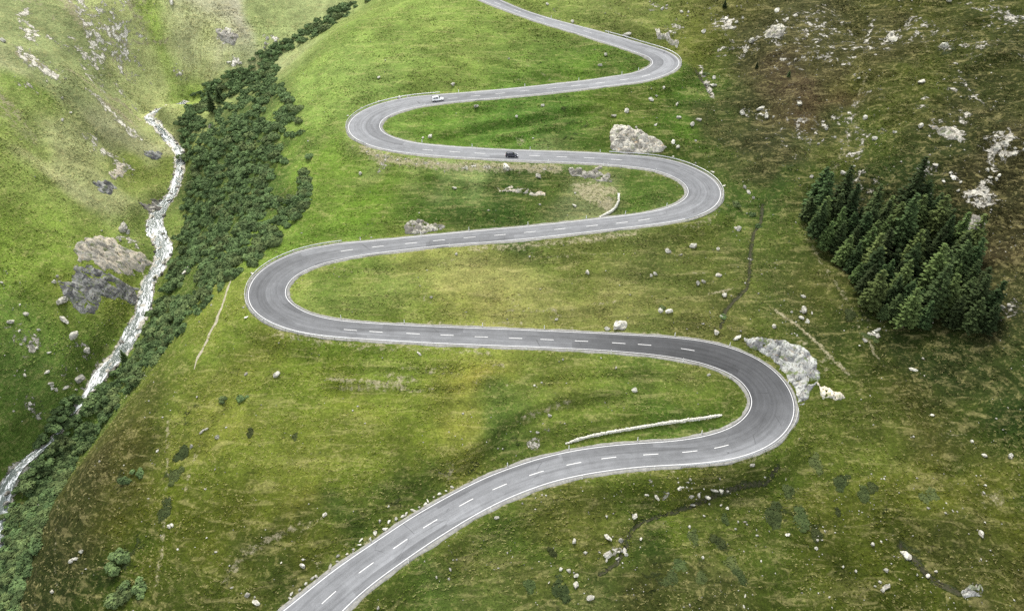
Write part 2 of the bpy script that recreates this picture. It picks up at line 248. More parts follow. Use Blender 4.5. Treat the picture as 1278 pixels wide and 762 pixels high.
# place-by-place gain on plant colour, with broad light, shade and haze painted in
TUNE = [(620, 350, 1.43, 1.36, 1.83), (380, 560, 0.75, 0.8, 0.49), (450, 90, 1.26, 1.15, 1.53), (1050, 650, 0.49, 0.52, 0.36), (1100, 100, 0.87, 0.8, 0.45), (40, 220, 1.59, 1.3, 1.9), (60, 60, 1.04, 0.99, 1.15), (40, 470, 1.21, 1.2, 1.3), (780, 128, 0.8, 0.87, 0.58), (1200, 560, 0.47, 0.5, 0.35), (650, 252, 0.39, 0.47, 0.41), (150, 600, 0.77, 0.52, 0.49), (600, 490, 1.64, 1.28, 1.22), (800, 740, 0.72, 0.77, 0.38), (960, 360, 0.4, 0.39, 0.47), (1250, 250, 0.26, 0.28, 0.2), (250, 700, 0.54, 0.41, 0.33), (330, 28, 2.05, 1.52, 3.31), (1090, 745, 0.33, 0.33, 0.2), (205, 100, 2.24, 1.88, 2.21), (575, 80, 1.26, 1.09, 1.26), (485, 235, 0.78, 0.83, 0.52), (935, 160, 0.45, 0.44, 0.37), (1225, 100, 0.47, 0.43, 0.3), (835, 335, 0.52, 0.55, 0.67), (445, 360, 1.1, 1.16, 1.29), (305, 530, 0.98, 1.02, 0.74), (575, 710, 0.8, 0.75, 0.85), (735, 490, 1.02, 1.1, 0.85), (1095, 530, 0.69, 0.69, 0.57), (1015, 180, 0.57, 0.63, 0.43), (25, 310, 1.67, 1.46, 1.37), (1245, 690, 0.77, 0.81, 0.37), (640, 150, 0.74, 0.92, 0.72), (560, 165, 0.92, 1.03, 0.76), (500, 40, 1.19, 1.06, 1.24), (270, 380, 1.09, 0.96, 0.88), (760, 395, 1.07, 1.07, 1.21), (880, 310, 0.7, 0.75, 0.67), (860, 140, 0.49, 0.64, 0.32), (760, 20, 1.03, 0.95, 1.22), (930, 640, 0.68, 0.67, 0.57), (1150, 460, 0.34, 0.31, 0.27), (980, 90, 0.57, 0.51, 0.47), (1200, 440, .8, .8, .8), (210, 640, 0.76, 0.74, 0.36), (420, 480, 0.77, 0.96, 0.48), (480, 620, 0.87, 0.7, 0.53), (700, 650, 0.66, 0.71, 0.48), (120, 740, 0.27, 0.29, 0.19)]
tw = np.array([cast0(t[0], t[1])[:2] for t in TUNE]); num = np.zeros(CVX.shape+(3,)); den = np.zeros(CVX.shape)
for p, t in zip(tw, TUNE):
    w = 1/((wx-p[0])**2+(wy-p[1])**2+150)**1.7; num += w[..., None]*np.log(np.array(t[2:])); den += w
vmap = vmap*np.exp(num/den[..., None])
TUNE_B = [(620, 350, 1.07, 1.01, 1.11), (380, 560, 1.0, 0.96, 1.0), (450, 90, 1.0, 0.97, 1.02), (1050, 650, 1.1, 1.04, 1.04), (1100, 100, 1.0, 1.02, 0.84), (40, 220, 0.97, 0.94, 0.95), (60, 60, 1.01, 0.96, 1.06), (40, 470, 1.0, 0.96, 1.04), (780, 128, 1.1, 1.04, 1.07), (1200, 560, 1.15, 0.98, 0.97), (650, 252, 0.84, 0.85, 0.81), (150, 600, 0.76, 0.69, 0.69), (600, 490, 1.09, 1.04, 1.12), (800, 740, 0.97, 0.96, 0.96), (960, 360, 0.84, 0.84, 0.81), (1250, 250, 0.77, 0.79, 0.55), (250, 700, 0.92, 0.89, 0.83), (330, 28, 0.97, 0.95, 1.0), (1090, 745, 0.7, 0.7, 0.46), (205, 100, 0.94, 0.94, 0.94), (575, 80, 1.0, 0.96, 1.05), (485, 235, 1.0, 0.97, 0.97), (935, 160, 0.79, 0.78, 0.73), (1225, 100, 0.94, 0.96, 0.79), (835, 335, 0.98, 0.97, 1.03), (445, 360, 0.94, 0.94, 0.97), (305, 530, 0.97, 0.97, 1.0), (575, 710, 0.83, 0.85, 0.84), (735, 490, 0.94, 0.93, 0.94), (1095, 530, 1.15, 1.08, 1.08), (1015, 180, 0.8, 0.8, 0.76), (25, 310, 0.93, 0.92, 0.95), (1245, 690, 1.0, 0.98, 0.92), (640, 150, 0.96, 0.95, 0.97), (560, 165, 1.0, 0.99, 0.97), (500, 40, 0.97, 0.96, 1.03), (270, 380, 0.98, 0.96, 0.94), (760, 395, 0.94, 0.89, 0.98), (880, 310, 1.1, 1.09, 1.06), (860, 140, 0.92, 0.93, 0.77), (760, 20, 0.97, 0.94, 0.98), (930, 640, 0.84, 0.87, 0.81), (1150, 460, 0.73, 0.76, 0.61), (980, 90, 0.94, 0.9, 0.88), (1200, 440, 1.15, 1.0, 0.9), (210, 640, 0.71, 0.66, 0.51), (420, 480, 0.89, 0.88, 0.86), (480, 620, 1.0, 1.02, 1.0), (700, 650, 0.96, 0.94, 0.92), (120, 740, 0.88, 0.97, 0.51), (1255, 300, 1.39, 1.08, 1.08), (1260, 430, 0.59, 0.61, 0.47), (1250, 480, 0.32, 0.43, 0.3), (1260, 120, 0.66, 0.69, 0.53), (1150, 60, 0.52, 0.47, 0.55), (1030, 110, 1.43, 1.0, 1.68), (60, 690, 0.61, 0.71, 0.64), (130, 560, 0.73, 0.64, 0.78), (100, 620, 0.58, 0.7, 0.6), (200, 520, 0.85, 0.9, 0.94), (110, 670, 0.36, 0.55, 0.39), (250, 470, 0.7, 0.85, 0.75), (1080, 420, 0.5, 0.56, 0.41)]  # second gain pass over the plant colour and its painted light and shade
tw = np.array([cast0(t[0], t[1])[:2] for t in TUNE_B]); num = np.zeros(CVX.shape+(3,)); den = np.zeros(CVX.shape)
for p, t in zip(tw, TUNE_B):
    w = 1/((wx-p[0])**2+(wy-p[1])**2+150)**1.7; num += w[..., None]*np.log(np.clip(t[2:], .35, 2.)); den += w
vmap = vmap*np.exp(.9*num/den[..., None])
VEGC = np.stack([bil(cx, cy, vmap[..., i], XX, YY) for i in range(3)], -1)

ROCKM = np.zeros(XX.shape); STRAW = np.zeros(XX.shape); LOWM = np.zeros(XX.shape)
def stroke(target, poly, width, k, fade=True):
    P, D, I, m = stamp(np.array([cast(u, v) for u, v in poly]), width*2.5, None)
    e = np.minimum(I, len(P)-1-I)*.8
    return np.maximum(target, np.where(m, k*np.exp(-(D/width)**2)*(sstep(0, 6, e) if fade else 1), 0))
def blob(target, pts):
    for u, v, r, k in pts:
        p = cast(u, v); rr = r*p_depth(p)/F
        target = np.maximum(target, k*np.exp(-((XX-p[0])**2+(YY-p[1])**2)/(rr*rr)))
    return target
def p_depth(p): return float((np.asarray(p)-np.array([0, 0, CZ]))@FW)
# scree and bare rock showing through the turf
for poly, w, k in [([(0, 58), (30, 68), (60, 90), (100, 115)], 6, .74), ([(128, 8), (145, 32), (165, 55), (180, 75)], 4, .72), ([(105, 118), (140, 140), (165, 165), (188, 190)], 4.5, .76), ([(95, 150), (130, 190), (150, 215)], 5, .74), ([(85, 95), (120, 120), (160, 150)], 3, .66), ([(0, 95), (40, 110), (70, 125)], 3, .66), ([(30, 30), (80, 60), (120, 85)], 3, .6), ([(50, 24), (75, 6)], 1.5, .7), ([(140, 45), (200, 52)], 2, .55), ([(120, 95), (150, 110), (190, 150)], 3, .55), ([(330, 55), (350, 52)], 3, .75), ([(175, 160), (200, 150)], 2, .5),
                   ([(870, 70), (885, 112), (893, 130)], 1.6, .75), ([(936, 300), (938, 345)], 1.2, .6), ([(750, 700), (770, 692), (785, 672)], 2.2, .75), ([(965, 595), (930, 612)], 1.1, .7), ([(1040, 455), (1060, 480)], 1.8, .55)]:
    ROCKM = stroke(ROCKM, poly, w, k)
ROCKM = blob(ROCKM, [(285, 44, 16, .8), (340, 52, 18, .62), (292, 78, 12, .7), (225, 92, 12, .6), (150, 205, 22, .62), (130, 320, 40, .55), (160, 300, 20, .6), (110, 440, 18, .6), (35, 425, 26, .62), (85, 475, 20, .5), (45, 510, 18, .55), (100, 395, 26, .5),
    (265, 140, 4, .6), (284, 148, 5, .6), (236, 338, 8, .75), (966, 42, 24, .76), (905, 30, 24, .78), (935, 60, 24, .66), (1010, 40, 20, .62), (1110, 48, 18, .72), (1180, 58, 18, .7), (1190, 165, 24, .74), (1250, 185, 30, .80), (1225, 240, 28, .78), (1160, 212, 18, .7), (1262, 20, 28, .74), (1030, 45, 20, .6), (1090, 30, 18, .58), (1230, 60, 18, .56), (900, 60, 18, .6), (975, 75, 18, .58), (1060, 140, 12, .56), (1150, 130, 18, .58), (950, 142, 16, .6), (930, 140, 14, .55), (1185, 220, 20, .55), (1216, 282, 20, .72), (1265, 385, 18, .7), (1240, 210, 18, .6), (1100, 165, 16, .5), (998, 130, 12, .5), (1092, 416, 14, .7), (1010, 392, 16, .52), (670, 545, 22, .62), (690, 530, 12, .5), (545, 590, 12, .5), (770, 690, 18, .62), (1218, 734, 18, .6), (745, 700, 12, .5), (1222, 668, 12, .55), (852, 105, 18, .4), (1140, 462, 10, .55), (820, 8, 30, .55), (840, 35, 22, .6), (700, 18, 20, .45), (760, 245, 14, .5), (440, 185, 14, .5), (480, 203, 20, .55), (560, 208, 16, .55), (620, 208, 14, .5), (1120, 5, 20, .5), (740, 640, 16, .4), (820, 605, 30, .42), (560, 690, 18, .45), (530, 716, 12, .4), (480, 205, 14, .55), (540, 203, 14, .5)])
ROCKM = stroke(ROCKM, [(440, 178), (480, 200), (560, 207), (640, 209), (720, 212)], 2.2, .52)
ROCKM = stroke(ROCKM, [(330, 408), (380, 422), (450, 432), (520, 434)], 2.0, .40)
STRAWS = [([(440, 178), (480, 200), (560, 206), (640, 208), (720, 211)], 2.6, .75), ([(560, 312), (640, 307), (720, 299), (820, 287)], 2.2, .6), ([(318, 405), (360, 420), (450, 431), (540, 435), (640, 440)], 2.2, .5), ([(440, 403), (560, 402), (680, 406)], 1.4, .5), ([(900, 262), (880, 278), (830, 290)], 1.6, .5), ([(385, 470), (430, 474), (480, 478), (540, 474)], .8, .7), ([(400, 480), (450, 486), (520, 488), (570, 484)], .7, .6), ([(480, 456), (520, 460), (580, 458)], .7, .6), ([(560, 476), (620, 482), (690, 478)], .6, .5), ([(500, 462), (550, 466), (600, 462)], .6, .6), ([(640, 322), (720, 318), (800, 312)], 1.0, .45), ([(780, 345), (850, 342), (900, 340)], .6, .5), ([(600, 384), (680, 388), (740, 384)], .9, .5), ([(400, 335), (440, 340), (480, 334)], .8, .5), ([(0, 62), (40, 75), (80, 95)], 2.2, .8), ([(60, 30), (78, 8)], .8, .8), ([(110, 22), (140, 40), (165, 62), (178, 80)], 1.6, .8), ([(150, 55), (205, 52), (222, 42)], .8, .7), ([(70, 90), (120, 110), (150, 125), (190, 158)], 1.6, .7), ([(110, 118), (150, 140), (185, 170)], 1.6, .75), ([(1010, 285), (1030, 335), (1062, 385), (1090, 440), (1130, 470)], 1.0, .5), ([(948, 372), (975, 392), (1000, 410), (1040, 450), (1078, 485)], .9, .75), ([(868, 368), (900, 364), (933, 356)], .7, .8), ([(800, 378), (830, 373), (868, 367)], .6, .5), ([(1083, 85), (1072, 130), (1062, 165), (1046, 200), (1033, 232)], 2.0, .45),
          ([(210, 505), (208, 600), (203, 680), (188, 762)], .9, .55), ([(262, 520), (240, 580), (222, 645)], .8, .5), ([(82, 605), (70, 660), (68, 700), (74, 762)], .5, .55), ([(425, 640), (360, 662), (305, 690), (282, 722), (276, 762)], 1.2, .55), ([(150, 650), (185, 690)], .6, .4),
          ([(632, 535), (670, 514), (707, 503), (738, 497)], .8, .6), ([(450, 463), (500, 470), (540, 478)], 1.4, .62), ([(425, 472), (470, 482), (530, 480)], 1.3, .6), ([(590, 452), (620, 455), (655, 455)], 1.0, .55), ([(720, 383), (760, 378), (790, 373)], .7, .6), ([(962, 600), (955, 620), (950, 640)], .6, .6), ([(1020, 590), (1040, 575), (1050, 555)], .8, .5), ([(848, 640), (855, 668)], .6, .5),
          ([(590, 60), (630, 70), (680, 95), (720, 108)], 1.0, .4), ([(576, 45), (574, 62)], .5, .5), ([(1060, 360), (1100, 430)], .6, .45), ([(1160, 490), (1200, 540), (1235, 570)], 1.0, .35), ([(1030, 630), (1070, 670), (1090, 690)], .7, .35), ([(700, 640), (740, 632), (790, 640)], 1.5, .35), ([(1150, 25), (1160, 70), (1165, 78)], .8, .5), ([(1000, 5), (1040, 15), (1065, 22)], .9, .6), ([(740, 0), (790, 25), (850, 45)], 2.0, .4), ([(905, 85), (920, 105)], .6, .6)]
for poly, w, k in STRAWS: STRAW = stroke(STRAW, poly, w, k)
STRAW = blob(STRAW, [(740, 240, 26, .9), (757, 252, 14, .95), (762, 238, 12, .9), (725, 234, 16, .8), (650, 176, 10, .6), (640, 205, 20, .5), (830, 160, 14, .3), (560, 590, 14, .55), (430, 345, 22, .3), (640, 372, 26, .4), (490, 360, 20, .35), (690, 390, 20, .4), (530, 372, 16, .4), (560, 330, 24, .35), (1185, 545, 18, .4), (1240, 620, 20, .5), (1205, 640, 12, .5), (810, 215, 16, .5), (1000, 425, 14, .5), (1030, 455, 16, .5), (480, 192, 26, .45), (450, 178, 14, .4), (360, 150, 8, .2), (160, 30, 40, .3), (60, 70, 50, .3), (150, 120, 40, .35), (300, 520, 30, .3), (380, 560, 30, .3), (395, 700, 10, .5), (430, 680, 8, .5)])
# the verge is trodden and stony below the downhill edge of the road
verge = np.exp(-np.maximum(DR-1.3, 0)/1.6)*(DR > .8)
STRAW = np.maximum(STRAW, .42*verge)
ROCKM = np.maximum(ROCKM, .34*verge+.1*(vnoise(XX/9, YY/9, 91)+.3)*verge)
ROCKM = np.maximum(ROCKM, np.clip(.34+1.1*fbm(XX+.6*YY, YY*.45, 9, 4, 141), 0, .66)*LEFTS*sstep(215, 255, YY))
STRAW = np.maximum(STRAW, np.clip(.30+1.7*fbm(XX*.6+YY*.5, YY*.3, 7, 4, 151), 0, .72)*LEFTS*sstep(205, 245, YY))
ROCKM = np.maximum(ROCKM, np.clip(.30+.9*fbm(XX, YY*.7, 12, 4, 143), 0, .52)*RIGHT*sstep(150, 200, YY))
ROCKM = np.maximum(ROCKM, np.where(BROOK_D < 30, .95*np.exp(-(np.maximum(BROOK_D-BL[BROOK_I, 3]*.42, 0)/1.5)**2), 0))
# low dark bushes and wet hollows
LOWM = blob(LOWM, [(1050, 602, 12, .7), (1020, 578, 14, .5), (985, 640, 22, .5), (1010, 655, 18, .45), (770, 640, 14, .3), (905, 140, 16, .4), (1240, 150, 20, .4), (1180, 62, 18, .5), (1040, 205, 18, .3), (150, 600, 18, .5), (160, 690, 26, .5), (230, 520, 24, .4), (215, 590, 14, .4), (290, 430, 10, .2), (640, 560, 26, .4), (590, 585, 18, .45), (490, 630, 20, .3), (850, 83, 12, .2), (680, 80, 14, .4), (650, 100, 14, .2), (1250, 610, 18, .3), (1130, 690, 18, .5), (1100, 640, 16, .3), (820, 720, 30, .4), (700, 750, 24, .4), (880, 700, 22, .4), (905, 690, 16, .4), (600, 265, 30, .25), (720, 165, 30, .3), (700, 130, 30, .3), (1085, 395, 22, .4), (1060, 330, 16, .4), (1110, 440, 18, .3)])
LOWM = np.maximum(LOWM, DITCH_M*.8)
SOIL = DITCH_M

# ------------------------------------------------------------------ node helpers
def mat(name):
    m = bpy.data.materials.new(name); m.use_nodes = True; nt = m.node_tree; nt.nodes.clear()
    out = nt.nodes.new('ShaderNodeOutputMaterial'); b = nt.nodes.new('ShaderNodeBsdfPrincipled'); nt.links.new(b.outputs[0], out.inputs[0])
    b.inputs['Roughness'].default_value = .9
    if 'Specular IOR Level' in b.inputs: b.inputs['Specular IOR Level'].default_value = .25
    return m, nt, b
class G:
    """short-hand for wiring shader nodes"""
    def __init__(s, nt): s.nt = nt
    def put(s, sock, v):
        if hasattr(v, 'links') or hasattr(v, 'is_output'): s.nt.links.new(v, sock)
        else: sock.default_value = (*v, 1) if (hasattr(v, '__len__') and len(v) == 3 and len(sock.default_value) == 4) else v
    def noise(s, vec, scale, detail=4, rough=.6, dist=0):
        n = s.nt.nodes.new('ShaderNodeTexNoise'); s.put(n.inputs['Vector'], vec); n.inputs['Scale'].default_value = scale; n.inputs['Detail'].default_value = detail; n.inputs['Roughness'].default_value = rough; n.inputs['Distortion'].default_value = dist
        return n.outputs['Fac']
    def vor(s, vec, scale, feature='F1', rnd=1.):
        n = s.nt.nodes.new('ShaderNodeTexVoronoi'); n.feature = feature; s.put(n.inputs['Vector'], vec); n.inputs['Scale'].default_value = scale; n.inputs['Randomness'].default_value = rnd
        return n.outputs[0]
    def math(s, op, a, b=None, clamp=False):
        n = s.nt.nodes.new('ShaderNodeMath'); n.operation = op; n.use_clamp = clamp; s.put(n.inputs[0], a)
        if b is not None: s.put(n.inputs[1], b)
        return n.outputs[0]
    def smooth(s, x, a, b, lo=0., hi=1.):
        n = s.nt.nodes.new('ShaderNodeMapRange'); n.interpolation_type = 'SMOOTHSTEP'; s.put(n.inputs[0], x); n.inputs[1].default_value = a; n.inputs[2].default_value = b; n.inputs[3].default_value = lo; n.inputs[4].default_value = hi
        return n.outputs[0]
    def mix(s, f, a, b, mode='MIX'):
        n = s.nt.nodes.new('ShaderNodeMix'); n.data_type = 'RGBA'; n.blend_type = mode; s.put(n.inputs[0], f); s.put(n.inputs[6], a); s.put(n.inputs[7], b); return n.outputs[2]
    def map(s, vec, sc=(1, 1, 1), loc=(0, 0, 0)):
        n = s.nt.nodes.new('ShaderNodeMapping'); s.put(n.inputs[0], vec); n.inputs['Scale'].default_value = sc; n.inputs['Location'].default_value = loc; return n.outputs[0]
    def attr(s, name, out='Color'):
        n = s.nt.nodes.new('ShaderNodeAttribute'); n.attribute_name = name; return n.outputs[out]
    def sep(s, c):
        n = s.nt.nodes.new('ShaderNodeSeparateColor'); s.put(n.inputs[0], c); return n.outputs
    def pos(s): return s.nt.nodes.new('ShaderNodeNewGeometry').outputs['Position']
    def obj(s): return s.nt.nodes.new('ShaderNodeTexCoord').outputs['Object']
    def rnd(s): return s.nt.nodes.new('ShaderNodeObjectInfo').outputs['Random']
    def bump(s, h, strength, dist=1.):
        n = s.nt.nodes.new('ShaderNodeBump'); s.put(n.inputs['Height'], h); n.inputs['Strength'].default_value = strength; n.inputs['Distance'].default_value = dist; return n.outputs[0]
    def gain(s, c, k):
        n = s.nt.nodes.new('ShaderNodeVectorMath'); n.operation = 'SCALE'; s.put(n.inputs[0], c); s.put(n.inputs['Scale'], k); return n.outputs[0]

def rock_color(g, pos, sc=1.):
    a = g.noise(pos, .9*sc, 6, .65, .4); b = g.noise(pos, 3.5*sc, 4, .6); w = g.noise(g.map(pos, (.5, .5, 2.)), 1.6*sc, 3)
    c = g.mix(g.smooth(a, .35, .65), (.24, .225, .19), (.56, .54, .46)); c = g.mix(g.smooth(b, .5, .72, 0, .7), c, (.64, .61, .53)); c = g.mix(g.smooth(w, .58, .7, 0, .45), c, (.33, .24, .15))
    return c, a, b

def ground_material():
    m, nt, b = mat('alpine_turf'); g = G(nt); p = g.pos()
    veg = g.attr('cover'); mk = g.sep(g.attr('wear')); R, St, Lo = mk[0], mk[1], mk[2]; soil = g.attr('soil', 'Fac')
    fine = g.noise(p, 2.1, 5, .72); mid = g.noise(p, .5, 5, .62, .6); big = g.noise(p, .11, 4, .55, .5)
    con = g.noise(g.map(p, (.10, .42, .9)), 1., 5, .66, .8); con2 = g.noise(g.map(p, (.05, .05, .9), (7, 3, 2)), 1., 4, .6, .5)
    tuft = g.vor(p, 1.5)
    c = g.mix(g.smooth(big, .38, .66), g.gain(veg, .86), g.gain(veg, 1.22))
    c = g.mix(g.smooth(mid, .50, .68, 0, .45), c, g.mix(.35, g.gain(c, .55), (.030, .045, .012)))
    green = g.mix(1., c, (.90, 1.02, .92), 'MULTIPLY'); strw = g.smooth(g.noise(p, .9, 5, .7, .4), .52, .66, 0, .6); c = g.mix(strw, green, g.mix(.5, g.gain(c, 1.5), (.26, .235, .09)))
    straw = g.mix(.55, g.gain(c, 1.6), (.28, .24, .11))
    c = g.mix(g.smooth(con, .51, .66, 0, .62), c, straw)
    c = g.mix(g.smooth(con2, .55, .7, 0, .4), c, g.mix(.4, g.gain(c, 1.35), (.2, .18, .07)))
    c = g.mix(g.smooth(con, .30, .45, .5, 0), c, g.gain(c, .55))
    # low bushes
    low = g.smooth(g.math('ADD', Lo, g.math('MULTIPLY', g.math('SUBTRACT', mid, .5), 1.4)), .36, .56)
    c = g.mix(g.math('MULTIPLY', low, .8), c, (.028, .040, .014))
    # fine tufts
    c = g.gain(c, g.smooth(fine, .28, .74, .68, 1.36)); c = g.gain(c, g.smooth(tuft, .1, .75, 1.06, .88))
    fl = g.smooth(g.noise(p, 4.3, 2, .5), .74, .80, 0, .5); c = g.mix(fl, c, (.42, .40, .25))
    # trodden ground and straw
    sf = g.smooth(g.math('ADD', St, g.math('MULTIPLY', g.math('SUBTRACT', g.noise(p, .7, 6, .75), .5), 2.0)), .42, .74)
    sc = g.mix(g.smooth(fine, .35, .65), (.20, .175, .10), (.36, .325, .22))
    c = g.mix(g.math('MULTIPLY', sf, .8), c, sc)
    c = g.mix(g.math('MULTIPLY', g.smooth(g.math('ADD', soil, g.math('MULTIPLY', g.math('SUBTRACT', fine, .5), 1.6)), .55, .9), .7), c, (.055, .048, .034))
    # bare rock
    rc, ra, rb = rock_color(g, p)
    rn = g.noise(p, .42, 6, .72, .3)
    rf = g.smooth(g.math('ADD', R, g.math('MULTIPLY', g.math('SUBTRACT', rn, .5), 2.1)), .60, .74)
    lft = g.smooth(g.sep(veg)[0], .12, .3, 1., 1.45); c = g.mix(rf, c, g.gain(rc, lft))
    nt.links.new(c, b.inputs['Base Color']); b.inputs['Roughness'].default_value = .95; b.inputs['Specular IOR Level'].default_value = .1
    h = g.math('ADD', g.math('MULTIPLY', fine, .22), g.math('MULTIPLY', mid, .5)); h = g.math('ADD', h, g.math('MULTIPLY', g.math('MULTIPLY', rf, ra), .8)); h = g.math('ADD', h, g.math('MULTIPLY', con, .35)); h = g.math('ADD', h, g.math('MULTIPLY', low, .35))
    nt.links.new(g.bump(h, .9, 1.), b.inputs['Normal'])
    return m

def simple(name, col, rough=.6, metal=0., spec=.3):
    m, nt, b = mat(name); b.inputs['Base Color'].default_value = (*col, 1); b.inputs['Roughness'].default_value = rough; b.inputs['Metallic'].default_value = metal; b.inputs['Specular IOR Level'].default_value = spec
    g = G(nt); n = g.noise(g.obj(), 3., 3); c = g.mix(g.smooth(n, .3, .7), tuple(x*.9 for x in col), tuple(min(x*1.08, .9) for x in col)); nt.links.new(c, b.inputs['Base Color']); return m

# ------------------------------------------------------------------ mesh helpers
def np_mesh(name, V, Fq, smooth=False):
    """V (n,3); Fq an (m,k) int array of equal faces"""
    V = np.ascontiguousarray(V, np.float32); Fq = np.ascontiguousarray(Fq, np.int32); k = Fq.shape[1]
    me = bpy.data.meshes.new(name); me.vertices.add(len(V)); me.vertices.foreach_set('co', V.ravel())
    me.loops.add(Fq.size); me.loops.foreach_set('vertex_index', Fq.ravel())
    me.polygons.add(len(Fq)); me.polygons.foreach_set('loop_start', np.arange(0, Fq.size, k, dtype=np.int32))
    try: me.polygons.foreach_set('loop_total', np.full(len(Fq), k, np.int32))
    except Exception: pass
    me.update(calc_edges=True); me.validate(verbose=False)
    if smooth: me.polygons.foreach_set('use_smooth', np.ones(len(me.polygons), bool))
    return me
def link(name, me, m=None, parent=None, loc=None):
    o = bpy.data.objects.new(name, me); COL.objects.link(o)
    if m is not None and not me.materials: me.materials.append(m)
    if parent is not None: o.parent = parent
    if loc is not None: o.location = loc
    return o
def tag(o, label=None, cat=None, group=None, kind=None):
    if label: o['label'] = label
    if cat: o['category'] = cat
    if group: o['group'] = group
    if kind: o['kind'] = kind
    return o
def empty(name, loc, rot=(0, 0, 0)):
    o = bpy.data.objects.new(name, None); COL.objects.link(o); o.location = loc; o.rotation_euler = rot; o.empty_display_size = .3; return o
def bm_obj(name, bm, m, parent=None, smooth=False):
    me = bpy.data.meshes.new(name); bmesh.ops.recalc_face_normals(bm, faces=bm.faces); bm.to_mesh(me); bm.free()
    if smooth: me.polygons.foreach_set('use_smooth', np.ones(len(me.polygons), bool))
    return link(name, me, m, parent)
def colattr(me, name, arr):
    a = me.color_attributes.new(name, 'FLOAT_COLOR', 'POINT'); c = np.ones((len(me.vertices), 4), np.float32); c[:, :arr.shape[1]] = arr; a.data.foreach_set('color', c.ravel())
def fattr(me, name, arr):
    a = me.attributes.new(name, 'FLOAT', 'POINT'); a.data.foreach_set('value', np.ascontiguousarray(arr, np.float32))
def grid_faces(nu, nv, closed=False):
    i, j = np.meshgrid(np.arange(nu-1), np.arange(nv-1)); a = (j*nu+i).ravel(); return np.stack([a, a+1, a+nu+1, a+nu], 1)

# ------------------------------------------------------------------ the ground, one sheet
V = np.stack([XX, YY, HH], -1).reshape(-1, 3)
me = np_mesh('hillside', V, grid_faces(len(GX), len(GY)), True)
colattr(me, 'cover', VEGC.reshape(-1, 3)); colattr(me, 'wear', np.stack([ROCKM, STRAW, LOWM], -1).reshape(-1, 3)); fattr(me, 'soil', SOIL.ravel())
tag(link('hillside', me, ground_material()), kind='structure')

# ------------------------------------------------------------------ road: asphalt, gravel edge, white lines
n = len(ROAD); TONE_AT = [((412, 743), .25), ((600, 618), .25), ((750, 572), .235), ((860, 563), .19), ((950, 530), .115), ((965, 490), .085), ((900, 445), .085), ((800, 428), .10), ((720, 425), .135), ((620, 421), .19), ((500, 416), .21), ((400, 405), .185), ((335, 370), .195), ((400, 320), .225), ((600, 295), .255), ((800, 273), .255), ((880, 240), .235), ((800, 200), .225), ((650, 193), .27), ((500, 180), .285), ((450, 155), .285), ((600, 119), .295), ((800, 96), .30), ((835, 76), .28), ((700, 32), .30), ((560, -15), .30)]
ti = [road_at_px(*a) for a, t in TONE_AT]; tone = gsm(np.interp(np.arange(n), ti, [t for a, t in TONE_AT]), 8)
def strip(name, offs, zs, m, step=1, sel=None, dust=None):
    """ribbon along the road: offs = list of per-sample lateral offsets, zs = heights over the road level"""
    idx = np.arange(n)[::step] if sel is None else sel
    cols = []
    for o, z in zip(offs, zs):
        o = np.broadcast_to(o, (n,))[idx]; z = np.broadcast_to(z, (n,))[idx]
        cols.append(np.c_[ROAD[idx, :2]+RT_N[idx]*o[:, None], ROAD[idx, 2]+z])
    Vs = np.stack(cols, 1).reshape(-1, 3); k = len(offs)
    me = np_mesh(name, Vs, grid_faces(k, len(idx)), False)
    fattr(me, 'tone', np.repeat(tone[idx], k) if dust is None else np.stack([tone[idx]+np.interp(o[idx]/hw[idx], [-1.1, -.35, .0, .5, 1.1], [1, .75, .05, 0, 0])*dust[0][idx]+np.interp(o[idx]/hw[idx], [-1.1, -.5, 0, .35, 1.1], [0, 0, .05, .75, 1])*dust[1][idx] for o in [np.broadcast_to(o, (n,)) for o in offs]], 1).ravel()); fattr(me, 'along', np.repeat(idx*.75, k)); fattr(me, 'across', np.stack([np.broadcast_to(o, (n,))[idx] for o in offs], 1).ravel())
    return link(name, me, m)
hw = ROAD[:, 3]/2
